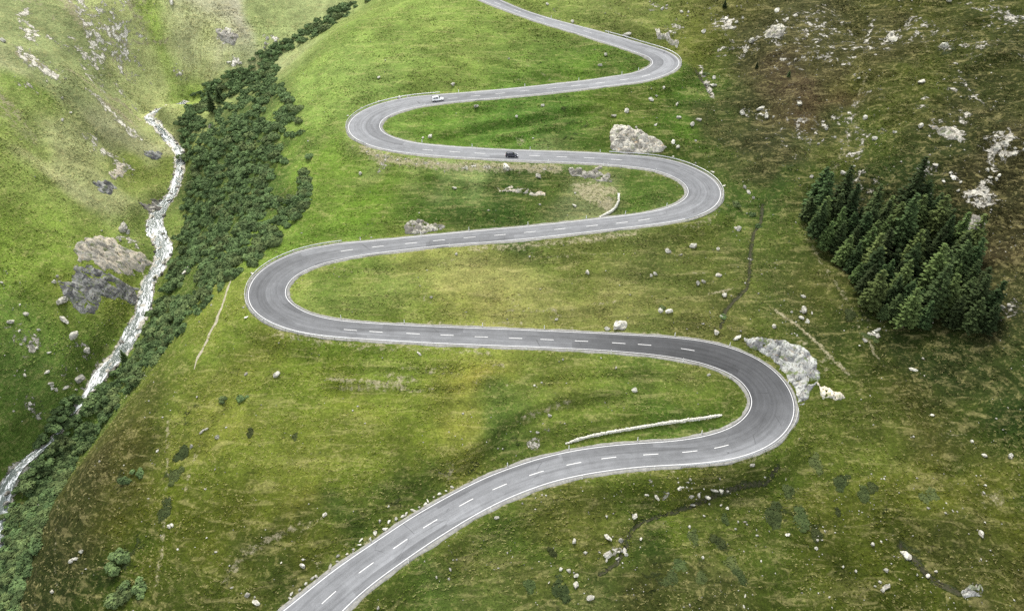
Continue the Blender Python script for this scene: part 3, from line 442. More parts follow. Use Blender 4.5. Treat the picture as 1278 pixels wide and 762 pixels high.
def asphalt_material():
    m, nt, b = mat('worn_asphalt'); g = G(nt); p = g.pos(); t = g.attr('tone', 'Fac'); al = g.attr('along', 'Fac'); ac = g.attr('across', 'Fac')
    cmb = nt.nodes.new('ShaderNodeCombineXYZ'); nt.links.new(al, cmb.inputs[0]); nt.links.new(ac, cmb.inputs[1]); uv = cmb.outputs[0]
    streak = g.noise(g.map(uv, (.05, 1.3, 1)), 1., 4, .6); blot = g.noise(p, .35, 5, .65); grit = g.noise(p, 6., 3, .7); edge = g.noise(g.map(uv, (.03, .35, 1), (4, 9, 0)), 1., 3)
    k = g.math('ADD', g.smooth(streak, .3, .7, -.10, .12), g.smooth(blot, .3, .7, -.09, .10)); k = g.math('ADD', k, g.smooth(grit, .3, .7, -.10, .10)); k = g.math('ADD', k, g.smooth(edge, .35, .65, -.08, .08))
    v = g.math('MULTIPLY', t, g.math('ADD', g.math('MULTIPLY', k, .75), .66))
    pv = nt.nodes.new('ShaderNodeTexVoronoi'); pv.feature = 'F1'; pv.distance = 'CHEBYCHEV'; nt.links.new(g.map(uv, (.035, .26, 1)), pv.inputs['Vector']); pv.inputs['Scale'].default_value = 1.; pc = g.sep(pv.outputs['Color'])[0]; v = g.math('MULTIPLY', v, g.smooth(pc, .72, .75, 1., .78)); v = g.math('MULTIPLY', v, g.smooth(pc, .10, .14, 1.10, 1.))
    tr = g.math('ABSOLUTE', g.math('SUBTRACT', g.math('ABSOLUTE', ac), 1.7)); v = g.math('MULTIPLY', v, g.smooth(g.math('ABSOLUTE', g.math('SUBTRACT', tr, .75)), .05, .4, .91, 1.))
    crack = g.smooth(g.vor(g.map(uv, (.10, .35, 1)), 1., 'DISTANCE_TO_EDGE'), .0, .010, .5, 0); cm = g.smooth(g.noise(p, .07, 2), .52, .58)
    v = g.math('MULTIPLY', v, g.math('SUBTRACT', 1., g.math('MULTIPLY', crack, cm)))
    cc = nt.nodes.new('ShaderNodeCombineXYZ'); nt.links.new(g.math('MULTIPLY', v, .97), cc.inputs[0]); nt.links.new(v, cc.inputs[1]); nt.links.new(g.math('MULTIPLY', v, 1.05), cc.inputs[2])
    nt.links.new(cc.outputs[0], b.inputs['Base Color']); b.inputs['Roughness'].default_value = .85; nt.links.new(g.bump(grit, .15, .05), b.inputs['Normal']); return m
def gravel_material():
    m, nt, b = mat('pale_gravel'); g = G(nt); p = g.pos(); a = g.noise(p, 1.2, 5, .7); f = g.noise(p, 7., 3, .7); t = g.attr('tone', 'Fac')
    c = g.mix(g.smooth(a, .3, .7), (.165, .163, .15), (.29, .285, .265)); c = g.gain(c, g.smooth(f, .3, .7, .75, 1.2)); gr = g.smooth(g.noise(p, .6, 5, .7), .56, .68, 0, .55); c = g.mix(gr, c, (.12, .14, .05))
    nt.links.new(c, b.inputs['Base Color']); nt.links.new(g.bump(f, .5, .1), b.inputs['Normal']); return m
def paint_material():
    m, nt, b = mat('road_paint'); g = G(nt); p = g.pos(); f = g.noise(p, 3., 5, .75); c = g.mix(g.smooth(f, .48, .66, 0, .62), (.66, .66, .65), (.30, .30, .30)); nt.links.new(c, b.inputs['Base Color']); b.inputs['Roughness'].default_value = .6; return m
ASPH, GRAV, PAINT = asphalt_material(), gravel_material(), paint_material()
ii = np.arange(n)
nl = vnoise(ii/5., ii*0+3.3, 5)*.9+vnoise(ii/1.6, ii*0+8.3, 6)*.5; nr = vnoise(ii/5., ii*0+13.3, 7)*.9+vnoise(ii/1.6, ii*0+18.3, 8)*.5
def bump_between(a, b, soft=14):
    i0, i1 = sorted((road_at_px(*a), road_at_px(*b))); return sstep(i0-soft, i0+soft, ii)*(1-sstep(i1-soft, i1+soft, ii))
ii = np.arange(n)
# dusty lanes, paler than the tarred ones
dust_r = .11*bump_between((845, 565), (985, 520))+.03*bump_between((420, 740), (760, 572)); dust_l = .07*bump_between((740, 426), (330, 395))
fr = np.linspace(1, -1, 13); tag(strip('road', [(hw+.38)*q for q in fr], [.05*(1-q*q) for q in fr], ASPH, dust=(dust_r, dust_l)), kind='structure')
gl = hw+.37; el = hw+1.0+.5*nl; er = hw+1.0+.5*nr
for sgn, e in ((1, el), (-1, er)):
    tag(strip('road_shoulder', [sgn*gl, sgn*(gl+.4), sgn*e, sgn*(e+.5)], [-.012, -.03, -.10+.05*nl, -.55], GRAV), kind='structure')
for sgn in (1, -1):
    tag(strip('edge_line', [sgn*(hw+.075), sgn*(hw-.075)], [.010, .012], PAINT), kind='structure')
DASH = [(412, 743), (455.3, 709), (497.7, 679.3), (538.3, 652), (581.3, 626.3), (623.7, 607), (668.4, 590.4), (715, 578.5), (761.2, 570.8), (811.5, 566.8), (859.5, 563.4), (900.3, 557.3), (859.2, 436.1), (806.2, 430.3), (771.2, 428.2), (726.7, 425.7), (682.9, 423.8), (642.6, 422), (600, 420.4), (558.3, 418), (513.8, 416.1), (469, 414), (437.1, 411.8), (433.2, 312.4), (472.1, 307.6), (511.4, 303.7), (548.5, 300), (586.1, 296.2), (623.3, 293.2), (662.2, 289.2), (699.3, 285.7), (738, 282), (775.4, 278.3), (805.4, 274.3), (770.4, 199.3), (735.4, 197.2), (701.5, 195.9), (668.3, 194.3), (635, 193), (599.6, 191.5), (566.4, 189.6), (532.7, 187.3), (532, 127), (563.8, 123.1), (594.3, 119.9), (624.2, 116.7), (655.8, 113), (687.6, 109.8), (718.5, 106.8), (748.4, 103.7), (778.6, 99.7), (806.7, 94.6), (765, 48), (733, 40), (703, 31.5), (674, 23), (646, 14), (620, 4)]
rows = []; fcs = []
for u, v in DASH:
    q = hit_z(u, v, ROAD[road_at_px(u, v), 2]+.05); k = int(np.argmin(((ROAD[:, :2]-q[:2])**2).sum(1))); c0 = float((q[:2]-ROAD[k, :2])@RT_N[k])*.7
    for s in np.linspace(-1.75, 1.75, 6):
        f = k+s/.75; a = [np.interp(f, ii, ROAD[:, j]) for j in range(3)]; nn = [np.interp(f, ii, RT_N[:, j]) for j in range(2)]
        for off in (.085, -.085):
            rows.append((a[0]+nn[0]*(off+c0), a[1]+nn[1]*(off+c0), a[2]+.05+.012-.030*abs(off+c0)/1.7))
    b0 = len(rows)-12; fcs += [(b0+2*j, b0+2*j+1, b0+2*j+3, b0+2*j+2) for j in range(5)]
tag(link('centre_line', np_mesh('centre_line', rows, fcs), PAINT), kind='structure')

# ------------------------------------------------------------------ the brook
def water_material():
    m, nt, b = mat('white_water'); g = G(nt); al = g.attr('along', 'Fac'); ac = g.attr('across', 'Fac'); cmb = nt.nodes.new('ShaderNodeCombineXYZ'); nt.links.new(al, cmb.inputs[0]); nt.links.new(ac, cmb.inputs[1]); uv = cmb.outputs[0]
    a = g.noise(g.map(uv, (.35, 1.1, 1)), 1., 5, .65, .8); f = g.noise(g.map(uv, (1.2, 2.5, 1)), 1., 4, .7, .5); st = g.noise(g.map(uv, (.06, .2, 1), (3, 1, 0)), 1., 2)
    foam = g.smooth(g.math('ADD', g.math('MULTIPLY', a, .6), g.math('ADD', g.math('MULTIPLY', f, .4), g.math('MULTIPLY', g.math('SUBTRACT', st, .5), .35))), .495, .585)
    c = g.mix(foam, (.12, .145, .13), (.82, .84, .84)); nt.links.new(c, b.inputs['Base Color']); nt.links.new(g.smooth(foam, 0, 1, .15, .8), b.inputs['Roughness']); b.inputs['Specular IOR Level'].default_value = .5
    nt.links.new(g.bump(g.math('ADD', a, g.math('MULTIPLY', f, .5)), .8, .6), b.inputs['Normal']); return m
bt = np.gradient(BL[:, :2], axis=0); bt /= np.linalg.norm(bt, axis=1)[:, None]; bn = np.stack([-bt[:, 1], bt[:, 0]], 1); kk = 9
rows = []; al = []; ac = []
for i in range(len(BL)):
    w = BL[i, 3]*(1+.7*vnoise(np.array([i/5.]), np.array([2.5]), 3)[0])+.5
    for t in np.linspace(-.5, .5, kk):
        x, y = BL[i, :2]+bn[i]*w*t; z = BL[i, 2]-.85+.35*vnoise(np.array([i/3.]), np.array([t*3+9]), 8)[0]-.35*(2*t)**2
        rows.append((x, y, z)); al.append(i*.8); ac.append(w*t)
me = np_mesh('brook', rows, grid_faces(kk, len(BL)), True); fattr(me, 'along', al); fattr(me, 'across', ac); tag(link('brook', me, water_material()), kind='structure')

# ------------------------------------------------------------------ footpath on the crest
fp = resamp(np.array([cast(u, v) for u, v in [(290, 345), (285, 356), (281, 370), (275, 388), (266, 408), (256, 428), (247, 445), (242, 462)]]), .5)
ft = np.gradient(fp[:, :2], axis=0); ft /= np.linalg.norm(ft, axis=1)[:, None]; fn = np.stack([-ft[:, 1], ft[:, 0]], 1); rows = []
for i in range(len(fp)):
    w = .36*(1+1.2*vnoise(np.array([i/4.]), np.array([1.5]), 13)[0])*min(1, .2+i/12, .2+(len(fp)-i)/12)
    for t in (-1.3, -.6, 0, .6, 1.3):
        q = fp[i, :2]+fn[i]*(w*t+.5*vnoise(np.array([i/6.]), np.array([4.5]), 14)[0]); rows.append((q[0], q[1], ground(q[0], q[1])+(.07 if abs(t) < 1 else -.06)))
def path_material():
    m, nt, b = mat('trodden_earth'); g = G(nt); p = g.pos(); a = g.noise(p, 2.5, 4, .7); c = g.mix(g.smooth(a, .3, .7), (.22, .195, .13), (.38, .355, .27)); nt.links.new(c, b.inputs['Base Color']); return m
tag(link('footpath', np_mesh('footpath', rows, grid_faces(5, len(fp)), True), path_material()), kind='structure')
# ------------------------------------------------------------------ helpers for placing things
def cast_many(U, Vv): return np.array([cast(u, v) for u, v in zip(U, Vv)])
def inpoly(P, poly):
    P = np.asarray(P, float); poly = np.asarray(poly, float); x, y = P[..., 0], P[..., 1]; r = np.zeros(x.shape, bool); j = len(poly)-1
    for i in range(len(poly)):
        a, b = poly[i], poly[j]; c = ((a[1] > y) != (b[1] > y)) & (x < (b[0]-a[0])*(y-a[1])/(b[1]-a[1]+1e-12)+a[0]); r ^= c; j = i
    return r
ORD = 'first second third fourth fifth sixth seventh eighth ninth tenth eleventh twelfth thirteenth fourteenth fifteenth sixteenth seventeenth eighteenth nineteenth twentieth'.split()
ORD += ['twenty-'+o for o in ORD[:9]]+['thirtieth']+['thirty-'+o for o in ORD[:9]]+['fortieth']
def copy_tree(o, parent=None):
    c = o.copy(); COL.objects.link(c)
    if parent is not None: c.parent = parent
    for ch in list(o.children): copy_tree(ch, c)
    return c

# ------------------------------------------------------------------ rock
def rock_material(name, dark=0., rust=0., blue=0., sc=1., turf=.55, hi_=None):
    m, nt, b = mat(name); g = G(nt); p = g.pos(); a = g.noise(p, .8*sc, 6, .68, .5); f = g.noise(p, 3.2*sc, 5, .65); w = g.noise(g.map(p, (.6, .6, 2.4)), 1.2*sc, 4, .6, .6); r = g.rnd()
    lo = (.18*(1-dark)-.02*blue, .17*(1-dark), .145*(1-dark)+.04*blue); hi = (.47*(1-.62*dark)-.06*blue, .45*(1-.62*dark)-.01*blue, .385*(1-.60*dark)+.05*blue)
    if hi_: hi = hi_; lo = (.30, .29, .25)
    wp = g.map(p, (.55*sc, .55*sc, 1.1*sc)); vc_ = nt.nodes.new('ShaderNodeTexVoronoi'); nt.links.new(g.mix(.18, wp, nt.nodes.new('ShaderNodeTexNoise').outputs['Color']), vc_.inputs['Vector']); vc_.inputs['Scale'].default_value = 1.; tone_ = g.sep(vc_.outputs['Color'])[0]; a = g.math('ADD', g.math('MULTIPLY', a, .62), g.math('MULTIPLY', tone_, .30))
    c = g.mix(g.smooth(a, .30, .62), lo, hi); c = g.mix(g.smooth(w, .56, .70, 0, .25+.5*rust), c, (.44*(1-.5*dark), .30*(1-.5*dark), .16*(1-.5*dark))); c = g.mix(g.smooth(f, .58, .72, 0, .35), c, tuple(x*.5 for x in hi))
    crk = g.noise(g.map(p, (1.1, 1.1, .35)), 1.3*sc, 5, .7, .8); de = g.vor(wp, 1.35, 'DISTANCE_TO_EDGE'); c = g.mix(g.smooth(de, .0, .05, .7, 0), c, tuple(x*.45 for x in lo)); c = g.mix(g.smooth(crk, .40, .47, .75, 0), c, tuple(x*.5 for x in lo)); c = g.mix(g.smooth(g.noise(p, .55*sc, 5, .7), .54, .62, 0, turf), c, (.085, .115, .030))
    c = g.gain(c, g.smooth(r, 0, 1, .85, 1.25)); nt.links.new(c, b.inputs['Base Color']); b.inputs['Roughness'].default_value = .92
    nt.links.new(g.bump(g.math('ADD', a, g.math('MULTIPLY', f, .5)), .35, .4), b.inputs['Normal']); return m
PALE_ROCK = rock_material('pale_lichen_rock'); RUST_ROCK = rock_material('rusty_pale_rock', rust=.7, sc=.8, turf=.4); BLUE_ROCK = rock_material('blue_grey_rock', .30, .25, .45, .9, .8); DARK_ROCK = rock_material('dark_shale', .55, .1, .3); TAN_ROCK = rock_material('tan_cliff_rock', 0, .45, 0, .8, .75, (.56, .50, .39)); WET_ROCK = rock_material('wet_brown_rock', .55, .5)
BOULDER_M = rock_material('sunbleached_boulder', hi_=(.57, .555, .475), turf=.15)
def boulder_mesh(seed):
    r = np.random.default_rng(seed); bm = bmesh.new(); bmesh.ops.create_icosphere(bm, subdivisions=3, radius=1.)
    V = np.array([v.co for v in bm.verts]); V *= 1+.18*r.standard_normal(3)
    for k in range(13):
        nrm = r.standard_normal(3); nrm /= np.linalg.norm(nrm); d = r.uniform(.45, .85); e = V@nrm-d; V -= np.where(e > 0, e*.93, 0)[:, None]*nrm
    V *= np.array([1, r.uniform(.6, .95), r.uniform(.5, .85)]); V += .035*r.standard_normal(V.shape)
    for v, c in zip(bm.verts, V): v.co = c
    V[:, 2].min(); me = bpy.data.meshes.new('boulder'); bm.to_mesh(me); bm.free(); me.materials.append(BOULDER_M); return me
BOULD = [boulder_mesh(100+i) for i in range(9)]
REGIONS = [(70, 140, 'the upper far bank of the brook'), (280, 60, 'the slope behind the dark shrubs'), (60, 380, 'the turf by the brook cliff'), (60, 490, 'the low green bank beside the brook'), (260, 150, 'bare ground among the ravine shrubs'), (228, 340, 'the clearing between brook and shrubs'),
 (500, 100, 'the meadow above the white car'), (740, 80, 'the meadow inside the top right bend'), (760, 25, 'the verge above the topmost straight'), (840, 25, 'the stony rise above the topmost bend'), (610, 145, 'the meadow between the two cars'), (820, 140, 'the bank above the rusty outcrop'), (560, 215, 'the turf below the dark car'), (700, 250, 'the turf inside the upper right bend'), (880, 310, 'the slope below the upper right bend'), (600, 350, 'the long meadow inside the middle bend'), (840, 390, 'the turf above the lower right bend'), (910, 425, 'the bank by the blue rock cutting'), (330, 470, 'the slope below the middle left bend'), (700, 480, 'the meadow inside the lower right bend'), (230, 560, 'the hillock beside the ravine'), (70, 700, 'the dark heath by the ravine foot'), (340, 700, 'the slope above the lowest straight'), (600, 690, 'the slope below the lowest straight'), (770, 685, 'the lower ditch'), (880, 622, 'the stony upper ditch'), (720, 720, 'the bottom heath'), (940, 715, 'the heath with juniper mounds'), (1100, 700, 'the lower open heath'), (1240, 600, 'the heath below the grove'), (1010, 390, 'the turf before the grove'), (1080, 150, 'the brown heath above the grove'), (950, 60, 'the humps right of the topmost bend'), (950, 140, 'the brown slope below the lone bushes'), (1200, 200, 'the stony heath behind the grove'), (1240, 20, 'the top corner heath'), (1255, 380, 'the heath beside the grove'), (1150, 60, 'the upper brown heath'), (1092, 416, 'the grass at the foot of the grove')]
RP = np.array([r[:2] for r in REGIONS], float)
things_at = []                                   # boulders waiting for their label: (u, v, size, material)
BOULDERS = [(78, 123, 5), (88, 141, 4), (78, 150, 6), (3, 51, 9), (214, 2, 9), (263, 159, 7), (783.5, 43.7, 9), (683, 6, 6), (828.5, 110, 5), (812, 124.6, 8), (819, 120, 5), (782.5, 139, 9), (766, 145, 6), (818.6, 156, 5), (794, 159.4, 4), (840, 177.5, 8), (847, 147, 7), (595, 133, 7), (676.6, 132.4, 5), (645, 146, 5), (631.6, 210.6, 11), (672.6, 221, 9), (582, 210, 7), (450, 217, 6), (567, 235, 6), (537, 171, 8), (528, 172.5, 4), (756, 69, 6), (749, 82, 6), (565, 106, 7), (473, 97, 5), (510, 121, 5), (499, 122, 5), (717, 257, 5), (635, 74, 4), (845, 130, 5), (872, 150, 6), (868, 176, 4), (846, 184, 6),
 (878, 40, 8), (1114, 51, 12), (1179, 58, 12), (1150, 103, 9), (998, 131, 11), (1080, 147.5, 9), (1031, 161, 6), (1091, 174, 9), (1116, 166, 8), (1052, 217, 7), (1013, 221, 7), (864, 156, 10), (926.5, 141.6, 8), (1071.5, 98, 4), (1085, 88, 4), (1184, 2, 9), (1042, 172, 5), (1066, 208, 4), (938, 52, 9), (1021, 180, 4),
 (78, 376, 17), (78.5, 399, 12), (92, 419.6, 14), (13, 402, 9), (31, 392, 8), (109, 438, 12), (99, 475, 14), (82, 484, 8), (62, 479, 6), (31, 468, 5), (68, 352, 8), (2, 353, 5), (236, 337, 11), (231, 341, 7), (215, 354, 8), (154, 284, 14), (160, 290, 8), (345, 468, 10), (307, 467, 4), (246, 495, 4), (62, 440, 5), (48, 412, 6), (25, 380, 4), (72, 345, 5), (150, 300, 6),
 (569.5, 317.6, 6), (833.6, 314, 8), (733, 340, 6), (812.5, 344, 6), (817.6, 342, 6), (824, 388, 8), (835, 389, 9), (771.5, 408.5, 19), (758, 411, 9), (792, 487.5, 9), (524, 442, 6), (702.6, 448.6, 4), (769, 459, 4), (694, 399, 4), (538, 371, 4), (884.5, 468, 5), (750, 447, 3), (922, 286, 9), (918, 285, 5), (866, 308, 11), (896, 311, 6), (897, 344, 9), (871, 354, 8), (878, 352, 6), (904, 369, 9), (894, 415.5, 10), (921, 421, 9), (966, 408, 8), (1001.6, 370, 6), (1066, 332, 9), (934, 240, 7), (940, 247, 5), (929, 234, 6), (1138, 461.6, 9), (850, 318, 4), (900, 395, 4),
 (252.6, 538, 6), (258, 535, 4), (271, 545.7, 8), (239, 556.6, 6), (197, 562, 4), (211.6, 657, 7), (215, 655, 5), (90, 700, 7), (95, 697, 5), (102, 688, 7), (65, 737.5, 6), (309, 742.6, 9), (320, 752, 8), (318, 745, 4), (405, 643, 7), (378, 706, 8), (222, 685, 4), (34, 711, 8), (51, 630, 6), (289, 733.4, 4), (258, 671, 3), (257, 610, 3), (351, 702, 3),
 (619.6, 646, 7), (717, 675.4, 8), (757, 670, 9), (792.6, 643.6, 8), (818.5, 619.7, 7), (775, 674.4, 9), (759.5, 693, 12), (780, 688, 8), (710, 712, 8), (719, 718.7, 7), (718.6, 731.3, 9), (737.4, 746, 10), (700, 710, 7), (652, 628, 4), (485, 631.7, 4), (686, 519, 5), (671, 540, 5), (472, 758, 5), (570, 698, 4), (562, 710, 4), (545, 720, 4), (530, 700, 3), (800, 672, 5), (685, 727, 3),
 (938, 581, 7), (863, 620, 7), (872, 618, 8), (882, 620, 8), (890, 612, 8), (900, 613, 9), (908, 613, 6), (865, 630, 6), (1261, 569.5, 10), (1228.5, 568.5, 9), (1089, 679.5, 7), (983, 667, 5), (1020, 674, 5), (1018.6, 684, 6), (877, 695.5, 6), (1106, 732, 11), (1102, 737, 7), (1129.6, 693, 12), (1158, 718, 8), (1225, 667.5, 8), (930, 744, 4), (1163.7, 518, 5), (1213, 551, 6), (921, 651, 4), (918, 660, 4), (945, 668, 4), (928, 756, 4), (1168, 713, 5), (1052, 707, 4), (950, 700, 3), (1035, 745, 3), (1180, 640, 4), (1140, 545, 4), (1090, 530, 3)]
# big clusters
cr = np.random.default_rng(5)
for u, v, r, k in [(1261, 186, 18, 8), (1230, 244, 16, 7), (1190, 222, 18, 6), (1216, 281, 14, 7), (1262, 380, 14, 5), (1262, 22, 14, 5), (909, 30, 16, 6), (950, 143, 14, 5), (1158, 212, 14, 3), (1092, 416, 13, 5), (1008, 392, 14, 6), (766, 692, 14, 7), (880, 618, 26, 6), (885, 108, 12, 6), (35, 425, 20, 6), (70, 480, 24, 5), (40, 510, 16, 4), (338, 55, 12, 4), (290, 80, 8, 3), (1170, 165, 14, 3), (840, 12, 18, 4), (700, 20, 20, 3), (1115, 50, 12, 2), (225, 95, 10, 3), (970, 30, 18, 4), (840, 605, 40, 5), (1240, 215, 16, 4)]:
    for q in range(k): BOULDERS.append((u+cr.normal()*r*.6, v+cr.normal()*r*.36, abs(cr.normal())*2.2+3.6))
for u, v, d in BOULDERS:
    if DR[np.searchsorted(GY, cast(u, v)[1])-1, np.searchsorted(GX, cast(u, v)[0])-1] < .9: continue
    things_at.append((u, v, d))
def label_boulders():
    reg = {}
    for q, (u, v, d) in enumerate(things_at):
        k = int(np.argmin(((RP-[u, v])*[1, 1.4]*[1, 1])[:, 0]**2+((RP-[u, v])[:, 1]*1.4)**2)); reg.setdefault(k, []).append(q)
    rr = np.random.default_rng(3)
    for k, qs in reg.items():
        qs.sort(key=lambda q: things_at[q][0])
        for j, q in enumerate(qs):
            u, v, d = things_at[q]; p = cast(u, v); size = d*p_depth(p)/F*.5*1.12
            o = bpy.data.objects.new('boulder', BOULD[rr.integers(len(BOULD))]); COL.objects.link(o)
            s = size*rr.uniform(.9, 1.1); o.scale = (s*1.05, s*.95, s*rr.uniform(.85, 1.05)); o.location = (p[0], p[1], p[2]+s*.20); o.rotation_euler = (rr.normal()*.25, rr.normal()*.25, rr.uniform(0, 6.28))
            word = 'large' if d >= 10 else 'small' if d < 5 else 'pale'
            where = 'only one there' if len(qs) == 1 else ORD[j]+' from the left'
            tag(o, f'{word} grey boulder on {REGIONS[k][2]}, {where}', 'boulder', 'boulders strewn over the slopes')
label_boulders()
# white stones set along the outer verge of the bends
for bend, pts in [('middle left bend', [(366, 313), (336, 326.5), (315, 341.6), (308, 396)]), ('upper left bend', [(434, 145), (451, 135), (473, 127), (498, 122)]), ('upper right bend', [(840, 196), (868, 204), (889, 215), (904, 232)])]:
    for j, (u, v) in enumerate(pts):
        p = cast(u, v); o = bpy.data.objects.new('verge_stone', BOULD[(j*2) % 9]); COL.objects.link(o); s = .5; o.scale = (s*1.3, s, s*.8); o.location = (p[0], p[1], p[2]+.15); o.rotation_euler = (0, 0, j*1.3)
        tag(o, f'whitish stone on the outer verge of the {bend}, {ORD[j]} along it', 'stone', 'white stones on the verges')
k0, k1 = 8, road_at_px(560, 610); ks = np.linspace(k0, k1, 30); er_ = np.random.default_rng(8); cnt = 0
for f in ks:
    if er_.random() < .12: continue
    i = int(f); off = hw[i]+1.75+er_.normal()*.3; q = ROAD[i, :2]+RT_N[i]*off; s = er_.uniform(.28, .62); o = bpy.data.objects.new('kerb_stone', BOULD[er_.integers(9)]); COL.objects.link(o)
    o.scale = (s*1.3, s, s*.8); o.location = (q[0], q[1], ground(*q)+.12); o.rotation_euler = (er_.normal()*.2, er_.normal()*.2, er_.uniform(0, 6.28))
    tag(o, f'rough pale kerb stone along the lowest straight, {ORD[cnt]} up from the bottom', 'kerb stone', 'kerb stones along the lowest straight'); cnt += 1
# rocks in and beside the brook
wr = np.random.default_rng(12); spots = []
WET = []
for i in range(9):
    bm = BOULD[i].copy(); bm.materials.clear(); bm.materials.append(WET_ROCK if i % 4 else PALE_ROCK); WET.append(bm)
for q in range(95):
    i = int((.02+.96*(q+wr.random())/95)*len(BL)); side = wr.choice([-1, 1]); t = side*wr.uniform(.30, .72) if wr.random() < .72 else wr.uniform(-.32, .32)
    spots.append((i, t))
for q, (i, t) in enumerate(sorted(spots)):
    p = BL[i, :2]+bn[i]*BL[i, 3]*t; s = wr.uniform(.35, .95)*(.75 if abs(t) < .3 else 1.15); o = bpy.data.objects.new('brook_rock', WET[wr.integers(9)]); COL.objects.link(o)
    o.scale = (s*1.2, s, s*.8); o.location = (p[0], p[1], max(ground(*p), BL[i, 2]-1.2)+s*.3); o.rotation_euler = (wr.normal()*.2, wr.normal()*.2, wr.uniform(0, 6.28))
    third = ('uppermost', 'middle', 'lower')[min(2, int(3*i/len(BL)))]
    tag(o, f'brown wet rock in the {third} reach of the white brook', 'rock', f'rocks in the {third} reach of the brook')

def outcrop(name, poly, h, m, label, seed, res=.30, steep=1.0, wob=2.2, area=2.2):
    W = np.array([cast(u, v) for u, v in poly]); lo, hi = W[:, :2].min(0)-.6, W[:, :2].max(0)+.6; nx, ny = [int(x) for x in np.ceil((hi-lo)/res)+1]
    x = np.linspace(lo[0], hi[0], nx); y = np.linspace(lo[1], hi[1], ny); X, Y = np.meshgrid(x, y)
    # distance inside the (wobbled) outline
    Xw = X+fbm(X, Y, 3.5, 4, seed)*wob; Yw = Y+fbm(X, Y, 3.5, 4, seed+5)*wob
    ins = inpoly(np.stack([Xw, Yw], -1), W[:, :2]); d = np.full(X.shape, 1e9)
    for a, b in zip(W[:, :2], np.roll(W[:, :2], -1, 0)):
        ab = b-a; t = np.clip(((Xw-a[0])*ab[0]+(Yw-a[1])*ab[1])/(ab@ab+1e-9), 0, 1); d = np.minimum(d, np.hypot(Xw-a[0]-t*ab[0], Yw-a[1]-t*ab[1]))
    d = np.where(ins, d, -d)
    # fractured strata: big tilted slabs cut by joints, each broken again into smaller blocks
    rg = np.random.default_rng(seed); L_ = hi-lo; an = rg.uniform(-.4, .4); U = X*math.cos(an)+Y*math.sin(an); W_ = -X*math.sin(an)+Y*math.cos(an)
    def cells(ar, sx):
        nc = max(4, int(L_[0]*L_[1]/ar)); q = lo+L_*rg.random((nc, 2)); qu = q[:, 0]*math.cos(an)+q[:, 1]*math.sin(an); qw = -q[:, 0]*math.sin(an)+q[:, 1]*math.cos(an)
        jx = fbm(X, Y, 1.6, 3, seed+3)*.7; D = np.sqrt(((U[..., None]+jx[..., None]-qu)*sx)**2+(W_[..., None]-qw)**2); ci = D.argmin(-1); D.sort(-1); return ci, D[..., 1]-D[..., 0], q, rg.normal(size=(nc, 2)), rg.random(nc)
    c1, e1, q1, t1, h1 = cells(area*1.6, .8); c2, e2, q2, t2, h2 = cells(area*.28, .45)
    fac = h1[c1]+.16*(t1[c1, 0]*(X-q1[c1, 0])+t1[c1, 1]*(Y-q1[c1, 1]))+.30*h2[c2]+.12*(t2[c2, 0]*(X-q2[c2, 0])+t2[c2, 1]*(Y-q2[c2, 1]))
    tp = np.where(d > 0, np.clip(d/(.9/steep), 0, 1), np.clip(d/.9, -1, 0)); Z = gvec(X, Y)+np.where(tp > 0, tp**.7*h*(.35+.55*np.clip(fac, -.2, 1.8))-tp*(np.clip(1-e1/.5, 0, 1)*.75+np.clip(1-e2/.3, 0, 1)*.22)*min(h, 1.2), -.5+tp*.3)
    keep = d > -.75; idx = -np.ones(X.shape, int); fl = []
    q = keep[:-1, :-1] & keep[1:, :-1] & keep[:-1, 1:] & keep[1:, 1:]; jj, iq = np.where(q)
    Fq = np.stack([jj*nx+iq, jj*nx+iq+1, (jj+1)*nx+iq+1, (jj+1)*nx+iq], 1); used, inv = np.unique(Fq, return_inverse=True); V = np.stack([X, Y, Z], -1).reshape(-1, 3)[used]; Fq = inv.reshape(Fq.shape)
    # closed from below
    nb = len(V); VB = V.copy(); VB[:, 2] = gvec(V[:, 0], V[:, 1])-1.3; FB = Fq[:, ::-1]+nb
    e = np.concatenate([Fq[:, [0, 1]], Fq[:, [1, 2]], Fq[:, [2, 3]], Fq[:, [3, 0]]]); key = np.sort(e, 1); u_, i_, c_ = np.unique(key, axis=0, return_index=True, return_counts=True); be = e[i_[c_ == 1]]
    FS = np.stack([be[:, 1], be[:, 0], be[:, 0]+nb, be[:, 1]+nb], 1)
    return tag(link(name, np_mesh(name, np.vstack([V, VB]), np.vstack([Fq, FB, FS])), m), label, 'rock outcrop')
outcrop('rock_outcrop', [(762, 189), (760, 168), (766, 155), (778, 156), (790, 160), (803, 166), (818, 174), (833, 187), (822, 191), (800, 192), (778, 192)], 2.0, RUST_ROCK, 'large rust stained pale outcrop above the road between the upper bends', 1, .28, .45, 1.4, 5.)
outcrop('rock_outcrop', [(712, 214), (720, 210), (738, 211), (748, 208), (757, 216), (769, 223), (767, 227), (745, 224), (714, 220)], 1.1, PALE_ROCK, 'long pale grey rock ledge inside the upper right bend', 2)
outcrop('rock_outcrop', [(506, 284), (513, 276), (530, 275), (545, 277), (554, 280), (553, 289), (535, 291), (508, 291)], 1.3, PALE_ROCK, 'pale ribbed rock face just above the middle straight', 3)
outcrop('rock_cutting', [(929, 420), (948, 416), (975, 423), (1003, 432), (1022, 452), (1020, 476), (1008, 506), (1001, 508), (993, 488), (982, 468), (966, 452), (948, 439), (930, 431)], .8, BLUE_ROCK, 'blue grey blasted rock cutting round the outside of the lower right bend', 4, .28, .8, 1.2, 7.)
outcrop('rock_outcrop', [(1020, 476), (1040, 479), (1052, 490), (1046, 500), (1028, 502)], 1.2, TAN_ROCK, 'small tan rock patch on the bank beyond the blue cutting', 5)
